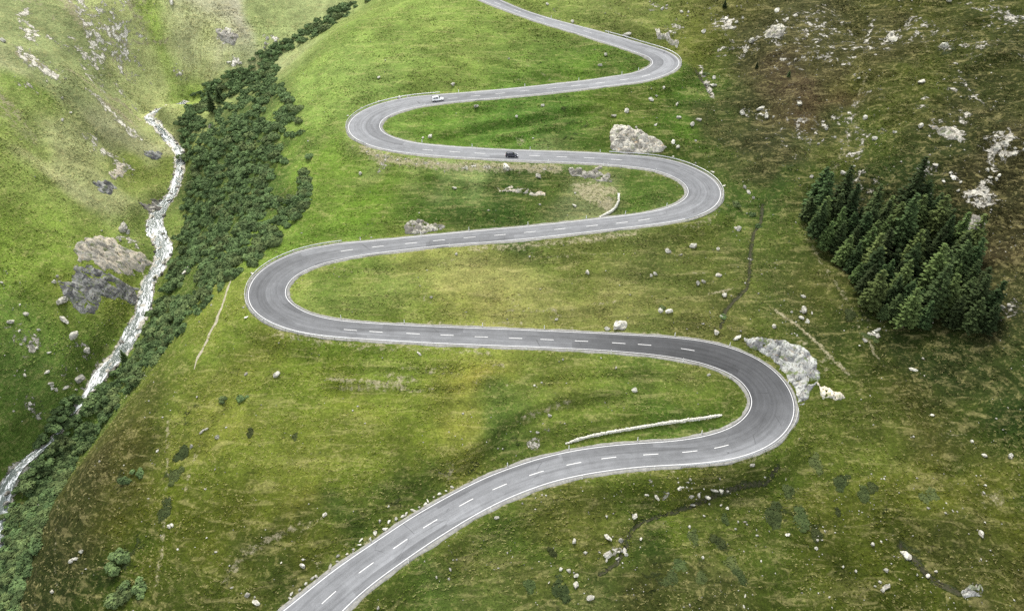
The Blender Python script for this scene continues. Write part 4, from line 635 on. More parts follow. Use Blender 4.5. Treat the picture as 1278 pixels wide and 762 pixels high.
outcrop('cliff', [(97, 312), (108, 298), (122, 291), (142, 297), (152, 310), (172, 316), (188, 322), (188, 336), (168, 346), (140, 340), (112, 330), (95, 322)], 1.7, TAN_ROCK, 'broad tan cliff face on the left bank of the brook', 6, .34, .6, 2.5, 5.)
outcrop('shale_slope', [(90, 329), (118, 334), (150, 345), (171, 358), (166, 381), (146, 378), (118, 366), (92, 350)], .9, DARK_ROCK, 'dark slate grey shale slope directly under the tan cliff', 7, .34, .4, 2.5, 7.)
outcrop('shale_slope', [(76, 350), (102, 354), (126, 370), (116, 390), (92, 388), (80, 376)], .7, DARK_ROCK, 'smaller dark shale patch lower left of the tan cliff', 8, .34, .4, 2.5, 7.)
outcrop('rock_outcrop', [(114, 226), (125, 222), (147, 236), (142, 243), (126, 240)], 1.6, DARK_ROCK, 'dark rock step on the turf above the tan cliff', 9)
outcrop('rock_outcrop', [(177, 184), (190, 186), (202, 194), (192, 198), (180, 192)], 1.4, DARK_ROCK, 'small dark rock edge above the upper brook', 10)
outcrop('rock_slab', [(622, 231), (632, 233), (655, 237), (678, 242), (676, 246), (650, 244), (630, 239)], .9, TAN_ROCK, 'narrow tan rock slab in the turf below the dark car', 11)
outcrop('rock_outcrop', [(949, 43), (962, 36), (975, 31), (982, 40), (973, 48), (952, 51)], 1.8, PALE_ROCK, 'grey rock knob on the hump right of the topmost bend', 12)
outcrop('rock_slab', [(1162, 157), (1180, 161), (1204, 172), (1200, 178), (1185, 174), (1165, 164)], 1.3, PALE_ROCK, 'sloping pale slab on the heath above the grove', 13)
outcrop('rock_outcrop', [(819, 37), (835, 41), (849, 52), (846, 59), (832, 53), (820, 45)], 1.6, PALE_ROCK, 'pale rock rib beside the outside of the topmost bend', 14)
outcrop('rock_outcrop', [(266, 38), (285, 40), (298, 46), (295, 56), (280, 53), (268, 45)], 1.8, PALE_ROCK, 'whitish rock cluster on the far slope behind the shrubs', 15)
outcrop('rock_outcrop', [(1203, 736), (1214, 722), (1228, 732), (1232, 742), (1208, 744)], 1.2, DARK_ROCK, 'dark half buried rock in the bottom heath corner', 16)
outcrop('rock_outcrop', [(1206, 276), (1220, 270), (1230, 280), (1224, 292), (1210, 290)], 1.4, PALE_ROCK, 'pale broken rock just beyond the edge of the grove', 17)
outcrop('rock_outcrop', [(174, 255), (188, 248), (206, 252), (200, 262), (184, 262)], 1.3, WET_ROCK, 'brown rock spur beside the brook rapids', 18)
outcrop('rock_outcrop', [(145, 200), (160, 203), (152, 216), (140, 222), (134, 212)], .8, TAN_ROCK, 'weathered tan scree patch above the dark rock step', 19)

# ------------------------------------------------------------------ dry stone walls
WALL_M = simple('pale_wall_stone', (.55, .54, .47), .9)
def stone_wall(poly, h, wd, label, seed):
    P = resamp(np.array([cast(u, v) for u, v in poly]), .55); rg = np.random.default_rng(seed); bm = bmesh.new(); t = np.gradient(P[:, :2], axis=0); rows = max(2, int(h/.3))
    for i in range(len(P)):
        for r in range(rows):
            for sd in (-1, 1):
                a = math.atan2(t[i, 1], t[i, 0]); k = min(1, .35+i/8, .35+(len(P)-i)/8)
                c = Vector((P[i, 0], P[i, 1], ground(P[i, 0], P[i, 1])-.1+h*k*(r+.5)/rows))+Vector((-math.sin(a), math.cos(a), 0))*sd*wd*.25+Vector(rg.normal(size=3)*.04)
                M = Matrix.Translation(c) @ Euler((rg.normal()*.08, rg.normal()*.08, a+rg.normal()*.12)).to_matrix().to_4x4() @ Matrix.Diagonal((.58*rg.uniform(.8, 1.15), wd*.52*rg.uniform(.85, 1.15), h*k/rows*rg.uniform(.9, 1.2), 1))
                g = bmesh.ops.create_cube(bm, size=1., matrix=M)
                for v in g['verts']: v.co += Vector(rg.normal(size=3)*.035)
    return tag(bm_obj('stone_wall', bm, WALL_M), label, 'stone wall')
stone_wall([(707, 553), (720, 549), (735, 545), (760, 540), (790, 535), (820, 530), (850, 526), (880, 522), (901, 518)], .65, .42, 'long low pale stone wall beside the road inside the lower right bend', 1)
stone_wall([(772, 242), (772, 252), (768, 260), (759, 267), (749, 271)], .8, .55, 'short curved stone wall ending at the road in the upper right bend', 2)

# ------------------------------------------------------------------ marker posts
def cylinder(bm, r0, r1, z0, z1, n=10, c=(0, 0)):
    M = Matrix.Translation((c[0], c[1], (z0+z1)/2)); bmesh.ops.create_cone(bm, cap_ends=True, segments=n, radius1=r0, radius2=r1, depth=z1-z0, matrix=M)
WHITE = simple('white_plastic', (.80, .80, .78), .5); BLACK = simple('black_plastic', (.03, .03, .03), .5); STEEL = simple('galvanised_steel', (.48, .49, .50), .45, .7)
def make_post():
    root = empty('marker_post', (0, 0, 0))
    bm = bmesh.new(); cylinder(bm, .11, .10, -.25, .84, 8); bm_obj('post', bm, WHITE, root)
    bm = bmesh.new(); cylinder(bm, .108, .104, .842, .93, 8); bm_obj('band', bm, BLACK, root)
    bm = bmesh.new(); cylinder(bm, .10, .07, .932, 1.08, 8); bm_obj('cap', bm, WHITE, root); return root
POSTS = [('lowest straight', [(629.8, 578.6, 1), (612.5, 632, -1), (513.6, 696.5, -1), (711, 556.8, 1), (797.5, 547, 1), (813.6, 582.5, -1), (727.5, 595.2, -1), (460, 678, 1)]),
 ('lower right bend', [(877.3, 537.4, 1), (911.7, 467.5, 1), (917, 431, -1), (982.5, 471.5, -1)]),
 ('second straight', [(846.5, 419, -1), (760.3, 438, 1), (849, 448, 1), (422.6, 396.6, -1), (500.8, 403, -1), (600.7, 406.5, -1), (527.3, 427, 1), (680.3, 410.5, -1), (658.5, 433.5, 1)]),
 ('third straight', [(447.2, 300, 1), (524.6, 293, 1), (585, 287.5, 1), (454.4, 319.5, -1), (561, 306.5, -1), (784.2, 267.5, 1), (732.7, 273.5, 1), (659.6, 280, 1), (677.6, 297, -1), (838.5, 256.5, 1)]),
 ('fourth straight', [(663, 186.5, -1), (684.2, 202.5, 1), (751.3, 190.5, -1), (755.8, 206, 1), (819.4, 213.5, 1), (525.3, 178.5, -1), (587.6, 183.5, -1), (751, 206, 1)]),
 ('fifth straight', [(571.7, 115.8, 1), (656.6, 107, 1), (726, 99.5, 1), (623.4, 122.8, -1), (686.5, 116.5, -1), (778.3, 92.5, 1), (802.8, 86.5, 1)]), ('topmost straight', [(684, 20.6, -1), (754.8, 40.5, -1), (681, 31.5, 1), (784.7, 62.5, 1)])]
post0 = make_post(); first = True
for leg, pts in POSTS:
    rows_ = {1: [], -1: []}
    for u, v, sd in pts: rows_[sd].append((u, v))
    for sd, pp in rows_.items():
        pp.sort()
        for j, (u, v) in enumerate(pp):
            i = road_at_px(u, v); off = hw[i]+.95; q = ROAD[i, :2]+RT_N[i]*sd*off; o = post0 if first else copy_tree(post0); first = False
            o.location = (q[0], q[1], ROAD[i, 2]-.05); o.rotation_euler = (0, 0, j)
            vv = to_px(np.array([q[0], q[1], ROAD[i, 2]]))[1]; side = 'upper' if vv < ROAD_PX[i, 1] else 'lower'
            if 'bend' in leg: side = 'inner' if sd == 1 else 'outer'
            tag(o, f'white marker post on the {side} edge of the {leg}, {ORD[j]} from the left', 'marker post', 'marker posts along the road')

# ------------------------------------------------------------------ guard rails
def guard_rail(sd, a, b, label):
    i0, i1 = sorted((road_at_px(*a), road_at_px(*b))); root = empty('guard_rail', (ROAD[i0, 0], ROAD[i0, 1], ROAD[i0, 2])); L0 = np.array(root.location)
    idx = np.arange(i0, i1+1); Q = ROAD[idx, :2]+RT_N[idx]*(sd*(hw[idx]+.85))[:, None]; prof = [(-.02, .42), (.05, .48), (.05, .53), (-.0, .57), (.05, .61), (.05, .66), (-.02, .72), (-.05, .72), (-.05, .42)]
    rows = []
    for q, i in zip(Q, idx):
        for o_, z in prof: rows.append((q[0]-RT_N[i, 0]*sd*o_-L0[0], q[1]-RT_N[i, 1]*sd*o_-L0[1], ROAD[i, 2]+z-L0[2]))
    link('beam', np_mesh('beam', rows, grid_faces(len(prof), len(idx))), STEEL, root); pm = None
    for q, i in list(zip(Q, idx))[1::4]:
        if pm is None:
            bm = bmesh.new(); bmesh.ops.create_cube(bm, size=1, matrix=Matrix.Translation((0, 0, .1)) @ Matrix.Diagonal((.1, .12, 1.2, 1))); po = bm_obj('post', bm, STEEL, root); pm = po.data
        else: po = bpy.data.objects.new('post', pm); COL.objects.link(po); po.parent = root
        po.location = (q[0]+RT_N[i, 0]*sd*.1-L0[0], q[1]+RT_N[i, 1]*sd*.1-L0[1], ROAD[i, 2]-L0[2]); po.rotation_euler = (0, 0, math.atan2(RT_T[i, 1], RT_T[i, 0]))
    return tag(root, label, 'guard rail', 'guard rails on the outside of the bends')
guard_rail(-1, (840, 566), (968, 505), 'grey steel guard rail round the outside of the lower right bend')
guard_rail(1, (440, 412), (425, 313), 'grey steel guard rail round the outside of the middle left bend')
guard_rail(-1, (845, 268), (760, 199), 'grey steel guard rail round the outside of the upper right bend')
guard_rail(1, (470, 175), (548, 124), 'grey steel guard rail round the outside of the upper left bend')
guard_rail(-1, (838, 84), (748, 47), 'grey steel guard rail round the outside of the topmost right bend')

# ------------------------------------------------------------------ leaves
def leaf_material(name, c0, c1, trans=.12, vary=.3, lowf=False):
    m, nt, b = mat(name); g = G(nt); r = g.rnd(); p = g.pos(); n_ = g.noise(p, 1.1, 4, .7); c = g.mix(g.smooth(n_, .34, .66), c0, c1); c = g.gain(c, g.smooth(r, 0, 1, 1-vary, 1+vary)); c = g.gain(c, g.smooth(g.noise(p, .28, 3, .6), .35, .65, .66, 1.3)) if lowf else c; h = nt.nodes.new('ShaderNodeHueSaturation'); nt.links.new(c, h.inputs['Color']); nt.links.new(g.smooth(g.math('FRACT', g.math('MULTIPLY', r, 7.3)), 0, 1, .485, .515), h.inputs['Hue'])
    nt.links.new(h.outputs[0], b.inputs['Base Color']); b.inputs['Roughness'].default_value = .85; b.inputs['Specular IOR Level'].default_value = .12
    tl = nt.nodes.new('ShaderNodeBsdfTranslucent'); nt.links.new(h.outputs[0], tl.inputs['Color']); mx = nt.nodes.new('ShaderNodeMixShader'); mx.inputs[0].default_value = trans; out = [q for q in nt.nodes if q.type == 'OUTPUT_MATERIAL'][0]; nt.links.new(b.outputs[0], mx.inputs[1]); nt.links.new(tl.outputs[0], mx.inputs[2]); nt.links.new(mx.outputs[0], out.inputs[0])
    return m
SHRUB_M = leaf_material('alder_pine_leaves', (.060, .092, .035), (.116, .162, .058), trans=0., vary=.2, lowf=True); CONE_M = leaf_material('conifer_needles', (.030, .050, .018), (.066, .100, .034), .1, vary=.42); PALE_CONE = leaf_material('larch_needles', (.060, .092, .028), (.120, .165, .050), .1, vary=.18); JUN_M = leaf_material('juniper_needles', (.034, .048, .015), (.062, .082, .026), 0.); BARK = simple('brown_bark', (.10, .075, .055), .9); DEADWOOD = simple('grey_wood', (.2, .18, .16), .9)
def leaf_quads(C, size, rg, out=None):
    """one small bent leaf clump (a quad) at each centre"""
    n_ = len(C); a = rg.normal(size=(n_, 3))
    if out is not None: nn = out+rg.normal(size=(n_, 3))*.38; nn /= np.linalg.norm(nn, axis=1)[:, None]; a -= nn*(a*nn).sum(1)[:, None]
    a /= np.linalg.norm(a, axis=1)[:, None]; b = rg.normal(size=(n_, 3)) if out is None else np.cross(nn, a); b -= a*(a*b).sum(1)[:, None]; b /= np.linalg.norm(b, axis=1)[:, None]; s = size*rg.uniform(.6, 1.3, n_)[:, None]
    V = np.stack([C-a*s, C-b*s*.55, C+a*s, C+b*s*.55], 1).reshape(-1, 3); return V, np.arange(4*n_).reshape(-1, 4)
def shrub_mesh(seed, nleaf=420, flat=.75, leaf=.30, m=None):
    rg = np.random.default_rng(seed); lobes = rg.normal(size=(6, 3))*[.5, .5, .15]; C = []; OUT = []
    for lb in np.vstack([[[0, 0, 0]], lobes]):
        d = rg.normal(size=(nleaf//7, 3)); d /= np.linalg.norm(d, axis=1)[:, None]; d[:, 2] = np.abs(d[:, 2]); r = (.75 if not lb.any() else .48)*rg.uniform(.72, 1.12, nleaf//7)[:, None]; C.append(lb*[1, 1, 0]+[0, 0, lb[2]]+d*r*[1, 1, flat+.25]); OUT.append(d+[0, 0, .25])
    C = np.vstack(C); C[:, 2] = np.maximum(C[:, 2], -.1); V, Fq = leaf_quads(C, leaf, rg, np.vstack(OUT))
    # a dark woody core so the mound is not hollow
    bm = bmesh.new(); bmesh.ops.create_icosphere(bm, subdivisions=2, radius=.62); cv = np.array([v.co for v in bm.verts]); cv *= [1.15, 1.15, flat]; cv += .08*rg.normal(size=cv.shape); cf = np.array([[v.index for v in f.verts] for f in bm.faces]); bm.free()
    cf4 = np.c_[cf, cf[:, 2]]
    me = bpy.data.meshes.new('shrub'); me.from_pydata(np.vstack([V, cv]).tolist(), [], Fq.tolist()+(cf+len(V)).tolist()); me.update()
    if m: me.materials.append(m)
    return me
THICKET = [(470, -6), (430, 22), (400, 42), (372, 57), (345, 76), (352, 105), (378, 150), (388, 190), (389, 232), (380, 262), (334, 317), (289, 346), (252, 386), (208, 438), (158, 496), (105, 565), (62, 637), (30, 735), (26, 775), (-30, 775), (-12, 720), (2, 690), (8, 655), (16, 614), (46, 552), (58, 520), (84, 496), (112, 486), (142, 470), (168, 442), (190, 402), (204, 368), (216, 330), (224, 300), (234, 260), (238, 212), (226, 182), (222, 160), (240, 118), (290, 88), (330, 66), (372, 38), (425, 6), (440, -6)]
rg = np.random.default_rng(21); PTS = rg.uniform([-30, 0], [465, 775], (14000, 2)); PTS = PTS[inpoly(PTS, THICKET)]
kept = []
for u, v in PTS:
    if ((u-264)/9)**2+((v-143)/7)**2 < 1 or ((u-284)/6)**2+((v-148)/5)**2 < 1 or (213 < u < 250 and 325 < v < 372 and u-213 > (v-372)*-.9-6): continue
    edge_ = 330 < u and 90 < v < 270
    if fbm(np.array([u]), np.array([v]), 26, 3, 70)[0] > (.12 if edge_ else .45): continue
    pass
    p = cast(u, v)
    if DR[min(np.searchsorted(GY, p[1]), len(GY)-1), min(np.searchsorted(GX, p[0]), len(GX)-1)] < 5: continue
    if BROOK_D[min(np.searchsorted(GY, p[1]), len(GY)-1), min(np.searchsorted(GX, p[0]), len(GX)-1)] < (1.5 if not 495 < v < 555 else .5): continue
    s = rg.choice([.8, 1, 1.3])*rg.uniform(.9, 2.0)*(1.0 if v < 480 else .95)
    if kept:
        K = np.array(kept); 
        if (np.hypot(K[:, 0]-p[0], K[:, 1]-p[1]) < .38*(K[:, 3]+s)).any(): continue
    kept.append((*p, s, u, v))
kept.sort(key=lambda k: -k[3]/p_depth(k[:3]))
SH = [shrub_mesh(300+i, 800, leaf=.2, m=SHRUB_M) for i in range(7)]
BAND = [(90, 'the topmost gully'), (180, 'the upper ravine thicket'), (270, 'the middle ravine thicket'), (350, 'the thicket below the middle left bend'), (480, 'the narrow lower ravine thicket'), (620, 'the thicket beside the lower brook'), (9999, 'the thicket at the ravine foot')]
for q, (x, y, z, s, u, v) in enumerate(kept[:290]):
    o = bpy.data.objects.new('mountain_shrub', SH[q % 7]); COL.objects.link(o); o.location = (x, y, z+.1*s); o.rotation_euler = (0, 0, rg.uniform(0, 6.28)); o.scale = (s*rg.uniform(.95, 1.3), s*rg.uniform(.95, 1.3), s*rg.uniform(.75, 1.05))
    b_ = next(t for lim, t in BAND if v < lim); tag(o, f'rounded dark green shrub among its like in {b_}', 'shrub', f'shrubs in {b_}')
far = kept[290:]; VS = []; FS = []; base = 0; LOWSH = [shrub_mesh(330+i, 330, leaf=.29) for i in range(4)]; LD = [(np.array([v.co[:] for v in me_.vertices]), [tuple(p_.vertices) for p_ in me_.polygons]) for me_ in LOWSH]
for q, (x, y, z, s, u, v) in enumerate(far):
    Vq, Fq = LD[q % 4]; a = rg.uniform(0, 6.28); c_, s_ = math.cos(a), math.sin(a); R = np.array([[c_, -s_, 0], [s_, c_, 0], [0, 0, 1]]); VS.append((Vq*[s*1.15, s*1.1, s*rg.uniform(.75, 1.05)])@R.T+[x, y, z+.1*s]); FS += [tuple(k+base for k in f) for f in Fq]; base += len(Vq)
if far:
    me = bpy.data.meshes.new('shrub_thicket'); me.from_pydata(np.vstack(VS).tolist(), [], FS); me.update(); tag(link('shrub_thicket', me, SHRUB_M), kind='stuff')
print('shrubs', len(kept))
# shrubs standing by themselves
for u, v, s, lab in [(378, 215, 2.2, 'dark bush alone on the meadow edge above the ravine'), (352, 140, 2.0, 'dark bush on the turf beyond the upper thicket'), (300, 497, 1.2, 'small dark bush on the slope under the middle left bend'), (279, 497, .9, 'tiny dark bush left of the small dark bush on the slope'), (153, 695, 2.2, 'dark bush on the heath beside the ravine foot'), (140, 750, 2.0, 'dark bush on the bottom left heath, lower one of the row'), (158, 742, 2.2, 'dark bush on the bottom left heath, middle one of the row'), (176, 733, 2.0, 'dark bush on the bottom left heath, upper one of the row'), (155, 600, 1.4, 'dark bush on the brown heath above the ravine'), (176, 590, 1.2, 'second dark bush on the brown heath above the ravine'), (232, 337, 1.2, 'low bush beside white stones in the brook clearing'), (60, 562, 1.6, 'shrub at the brook edge below the stony bank'), (946, 283, 1.3, 'green bush overhanging the upper end of the ditch'), (938, 268, 1.2, 'green bush on the bank beside the upper ditch'), (903, 396, 1.3, 'dark bush in the ditch above the lower right bend'), (826, 385, 1.0, 'dark little bush behind two boulders on the slope'), (880, 93, 1.2, 'green bush in the rocky fold outside the topmost bend'), (918, 255, 1.5, 'dark bush below the outside of the upper right bend')]:
    p = cast(u, v); o = bpy.data.objects.new('bush', SH[int(u) % 7]); COL.objects.link(o); o.location = (p[0], p[1], p[2]); o.scale = (s, s, s*.9); o.rotation_euler = (0, 0, u); tag(o, lab, 'bush')
# flat juniper mounds on the heath
JM = []
for i in range(3): JM.append(shrub_mesh(350+i, 520, .22, .17, JUN_M))
jun = [(1050, 602, 11), (1160, 620, 15), (1018, 579, 11), (985, 612, 9), (966, 645, 14), (1000, 650, 13), (912, 705, 13), (926, 722, 10), (900, 680, 11), (865, 670, 9), (848, 706, 15), (1078, 618, 9), (1090, 608, 8), (1046, 640, 5), (662, 730, 9), (700, 736, 13), (1020, 668, 9), (905, 648, 6), (690, 690, 6), (838, 722, 11), (876, 722, 9), (1085, 420, 9), (1062, 392, 8), (228, 566, 11), (218, 594, 10), (205, 640, 13), (312, 541, 6), (368, 545, 5)]
jun.sort()
for j, (u, v, r) in enumerate(jun):
    p = cast(u, v); s = r*p_depth(p)/F; o = bpy.data.objects.new('juniper_mound', JM[j % 3]); COL.objects.link(o); o.location = tuple(p); o.scale = (s, s, .7); e_ = 1.2; nrm = Vector((ground(p[0]-e_, p[1])-ground(p[0]+e_, p[1]), ground(p[0], p[1]-e_)-ground(p[0], p[1]+e_), 2*e_)); o.rotation_euler = nrm.to_track_quat('Z', 'Y').to_euler()
    tag(o, f'flat dark juniper mound on the open turf, {ORD[j]} from the left', 'juniper', 'flat juniper mounds on the heath')

# ------------------------------------------------------------------ conifers
def conifer(seed, H, R, m, dense_=1., bare=.1):
    rg = np.random.default_rng(seed); V = []; Fq = []; b0 = 0; lv = int(26*dense_+H*.9)
    for t in np.linspace(bare, .985, lv):
        r = R*((1-t)**.82)*(.78+.3*rg.random())*(1.0 if t > .2 else .6+2*t)+.12; nb = max(4, int(8*(1-t)+4))
        for k in range(nb):
            a = rg.uniform(0, 6.28); rr = r*rg.uniform(.65, 1.15); n_ = max(2, int(rr/.26)); f = np.linspace(.22, 1, n_); z = t*H-rr*(.10+.28*(1-t))*f+rr*.24*f**3
            C = np.stack([np.cos(a)*rr*f, np.sin(a)*rr*f, z], 1)+rg.normal(size=(n_, 3))*.10; d = np.array([math.cos(a), math.sin(a), -.1]); sd = np.array([-math.sin(a), math.cos(a), 0]); w = (.20+.26*(1-f)+.1*rr)[:, None]*rg.uniform(.6, 1.2, n_)[:, None]*.8; l = .34
            tilt = rg.normal(size=(n_, 1))*.5
            q = np.stack([C-d*l, C-sd*w+[0, 0, 1]*tilt*w-[0, 0, .08], C+d*l*1.1-[0, 0, .05], C+sd*w-[0, 0, 1]*tilt*w-[0, 0, .08]], 1).reshape(-1, 3); V.append(q); Fq.append(np.arange(len(q)).reshape(-1, 4)+b0); b0 += len(q)
    cr_ = np_mesh('crown', np.vstack(V), np.vstack(Fq)); cr_.materials.append(m)
    bm = bmesh.new(); cylinder(bm, .05*R+.14, .03, -.8, H*.97, 8); tr = bpy.data.meshes.new('trunk'); bm.to_mesh(tr); bm.free(); tr.materials.append(BARK); return cr_, tr
KINDS_ = [conifer(400, 13, 2.5, CONE_M), conifer(401, 12, 2.9, CONE_M, 1.1), conifer(402, 11, 2.3, CONE_M), conifer(403, 14, 2.6, CONE_M), conifer(404, 10, 2.6, CONE_M, 1.1), conifer(405, 13.5, 3.0, PALE_CONE, .75), conifer(406, 12.5, 3.1, PALE_CONE, .85)]
def plant(kind, p, s, rz, label, group=None, name='conifer_tree'):
    r = empty(name, (p[0], p[1], p[2]-.1), (0, 0, rz)); r.scale = (s*1.42, s*1.42, s*1.08)
    for nm, me_ in (('crown', KINDS_[kind][0]), ('trunk', KINDS_[kind][1])): link(nm, me_, None, r)
    return tag(r, label, 'conifer', group)
GROVE = [(1002, 272), (1018, 262), (1060, 268), (1100, 268), (1128, 262), (1168, 264), (1184, 284), (1198, 318), (1214, 352), (1232, 390), (1234, 414), (1210, 416), (1170, 412), (1128, 408), (1098, 400), (1078, 380), (1058, 350), (1036, 322), (1012, 300)]
gp = []; cand = rg.uniform([1000, 255], [1250, 425], (6000, 2)); cand = cand[inpoly(cand, GROVE)]
named = [(1126, 408, 5, .86, 'pale feathery larch standing out at the front edge of the grove'), (1085, 384, 6, .92, 'tall olive conifer on the lower edge of the grove, left of the pale larch'), (1118, 372, 5, .85, 'olive conifer just behind the pale front larch'), (1082, 318, 6, .85, 'broad light green conifer in the left middle of the grove'), (1040, 302, 5, .80, 'light green conifer at the left end of the grove'), (1136, 292, 6, .95, 'brightest green conifer in the upper middle of the grove'), (1190, 310, 5, .8, 'light green conifer on the right flank of the grove'), (1022, 285, 6, .8, 'olive conifer at the upper left corner of the grove'), (1208, 412, 1, .78, 'rounded dark conifer in the front row near the lower right corner'), (1228, 414, 2, .75, 'last dark conifer at the lower right tip of the grove'), (1185, 408, 0, .72, 'slim dark conifer in the front row right of the pale larch'), (1150, 408, 2, .72, 'dark conifer directly right of the pale front larch'), (1100, 285, 6, .8, 'olive conifer in the back row of the grove')]
for u, v, k, s, lab in named:
    p = cast(u, v); gp.append((p[0], p[1])); plant(k, p, s, u, lab)
lst = []
for u, v in cand:
    p = cast(u, v); A_ = np.array(gp)
    if (np.hypot(A_[:, 0]-p[0], A_[:, 1]-p[1]) < 2.95).any(): continue
    if ((u-1148)/16)**2+((v-340)/9)**2 < 1 or ((u-1165)/10)**2+((v-272)/6)**2 < 1: continue
    gp.append((p[0], p[1])); lst.append((u, v, p))
lst.sort(key=lambda t: -t[1]); print('grove', len(lst)); rowsz = 11
RW_ = ['front row', 'second row', 'third row', 'fourth row', 'fifth row', 'sixth row', 'seventh row', 'eighth row', 'ninth row', 'tenth row', 'rearmost row', 'rearmost row']
for a in range(0, len(lst), rowsz):
    row = sorted(lst[a:a+rowsz], key=lambda t: t[0])
    for j, (u, v, p) in enumerate(row):
        plant(int(rg.choice([0, 1, 2, 3, 4, 5, 6], p=[.19, .19, .14, .17, .17, .06, .08])), p, rg.choice([.55, .8, 1., 1.12])*rg.uniform(.7, 1.05), rg.uniform(0, 6.28), f'dark conifer in the {RW_[a//rowsz]} of the grove, {ORD[j]} from the left', 'dark conifers of the grove')
plant(4, cast(944, 85), .22, 0, 'small dark conifer on the brown hump, left of two', None, 'young_conifer'); plant(1, cast(984, 96), .20, 1, 'small dark conifer on the brown hump, right of two', None, 'young_conifer'); plant(4, cast(904, 10), .30, 2, 'young dark conifer at the top edge beside the rocky hump', None, 'young_conifer')
plant(3, cast(266, 140), .62, 2, 'dark conifer rising out of the upper ravine shrubs'); plant(0, cast(275, 128), .48, 1, 'smaller dark conifer behind the tall one in the ravine'); plant(5, cast(157, 452), .36, 2, 'brownish young larch leaning over the brook')

# ------------------------------------------------------------------ cars
GLASS = simple('dark_car_glass', (.02, .025, .03), .12, 0, .6); TYRE = simple('black_tyre_rubber', (.02, .02, .02), .85); RIM = simple('alloy_rim', (.45, .45, .46), .35, .8); LAMP = simple('clear_headlight', (.75, .76, .78), .2, 0, .6); TAIL = simple('red_tail_light', (.35, .02, .02), .3, 0, .5)
def make_car(name, paint, prof, label, L=4.4):
    root = empty(name, (0, 0, 0)); tag(root, label, 'car')
    def loft(part, stations, mm, parent=root, smooth=True):
        rows = []; k = 12
        for x, z0, z1, w0, w1 in stations:
            for a in range(k):
                t = 2*math.pi*(a+.5)/k; cx_ = math.copysign(abs(math.cos(t))**.45, math.cos(t)); sz = math.copysign(abs(math.sin(t))**.45, math.sin(t)); f = (sz+1)/2; rows.append((x, cx_*(w0*(1-f)+w1*f), z0+(z1-z0)*f))
        fs = []
        for i in range(len(stations)-1):
            for a in range(k): fs.append((i*k+a, i*k+(a+1) % k, (i+1)*k+(a+1) % k, (i+1)*k+a))
        fs += [tuple(range(k)), tuple(range((len(stations)-1)*k, len(stations)*k))]
        me_ = bpy.data.meshes.new(part); me_.from_pydata(rows, [], fs); me_.update(); bm = bmesh.new(); bm.from_mesh(me_); bmesh.ops.recalc_face_normals(bm, faces=bm.faces); bm.to_mesh(me_); bm.free()
        me_.polygons.foreach_set('use_smooth', np.ones(len(me_.polygons), bool)); return link(part, me_, mm, parent)
    loft('body', prof['body'], paint); loft('cabin', prof['glass'], paint); loft('roof', prof['roof'], paint)
    gp_ = prof['glass']; zb, zt = gp_[2][1]+.10, gp_[2][2]-.08
    def panel(part, c4):
        me_ = bpy.data.meshes.new(part); c4 = [Vector(c) for c in c4]; nrm = (c4[1]-c4[0]).cross(c4[3]-c4[0]).normalized(); ctr = Vector((-.4, 0, 1.0)); mid = sum(c4, Vector())/4
        if nrm.dot(mid-ctr) < 0: nrm = -nrm
        vv = [c+nrm*.035 for c in c4]+[c-nrm*.03 for c in c4]; me_.from_pydata(vv, [], [(0, 1, 2, 3), (7, 6, 5, 4), (0, 4, 5, 1), (1, 5, 6, 2), (2, 6, 7, 3), (3, 7, 4, 0)]); me_.update(); return link(part, me_, GLASS, root)
    for sy in (-1, 1):
        for xa, xb in ((-1.55, -.75), (-.68, .18)): panel('side_window', [(xa, sy*.83*prof['wf'], zb), (xb, sy*.835*prof['wf'], zb), (xb, sy*.68*prof['wf'], zt), (xa+.05, sy*.67*prof['wf'], zt)])
    (x0, _, z0, w0, _), (x1, _, z1, _, w1) = gp_[-1], gp_[-2]; panel('windscreen', [(x0-.08, -w0*.8, z0+.03), (x0-.08, w0*.8, z0+.03), (x1+.06, w1*.95, z1-.05), (x1+.06, -w1*.95, z1-.05)])
    (x0, _, z0, w0, _), (x1, _, z1, _, w1) = gp_[0], gp_[1]; panel('rear_window', [(x0+.03, -w0*.8, z0+.06), (x0+.03, w0*.8, z0+.06), (x1-.03, w1*.9, z1-.06), (x1-.03, -w1*.9, z1-.06)])
    for sy in (-1, 1):
        for x in (1.32, -1.33):
            bm = bmesh.new(); bmesh.ops.create_cone(bm, cap_ends=True, segments=20, radius1=.33, radius2=.33, depth=.22, matrix=Matrix.Translation((x, sy*.80, .33)) @ Matrix.Rotation(math.pi/2, 4, 'X')); wh = bm_obj('wheel', bm, TYRE, root)
            bm = bmesh.new(); bmesh.ops.create_cone(bm, cap_ends=True, segments=16, radius1=.21, radius2=.19, depth=.05, matrix=Matrix.Translation((x, sy*.905, .33)) @ Matrix.Rotation(math.pi/2, 4, 'X')); bm_obj('rim', bm, RIM, wh)
        def box(part, c, sz, mm):
            bm = bmesh.new(); bmesh.ops.create_cube(bm, size=1, matrix=Matrix.Translation(c) @ Matrix.Diagonal((*sz, 1))); bmesh.ops.bevel(bm, geom=bm.edges, offset=.02, segments=2, affect='EDGES'); return bm_obj(part, bm, mm, root)
        box('headlight', (prof['nose']-.10, sy*.62, .68), (.22, .34, .15), LAMP); box('tail_light', (prof['tail']+.06, sy*.70, .82), (.12, .22, .24), TAIL); box('side_mirror', (.62, sy*.98, .98), (.14, .2, .13), paint)
    return root
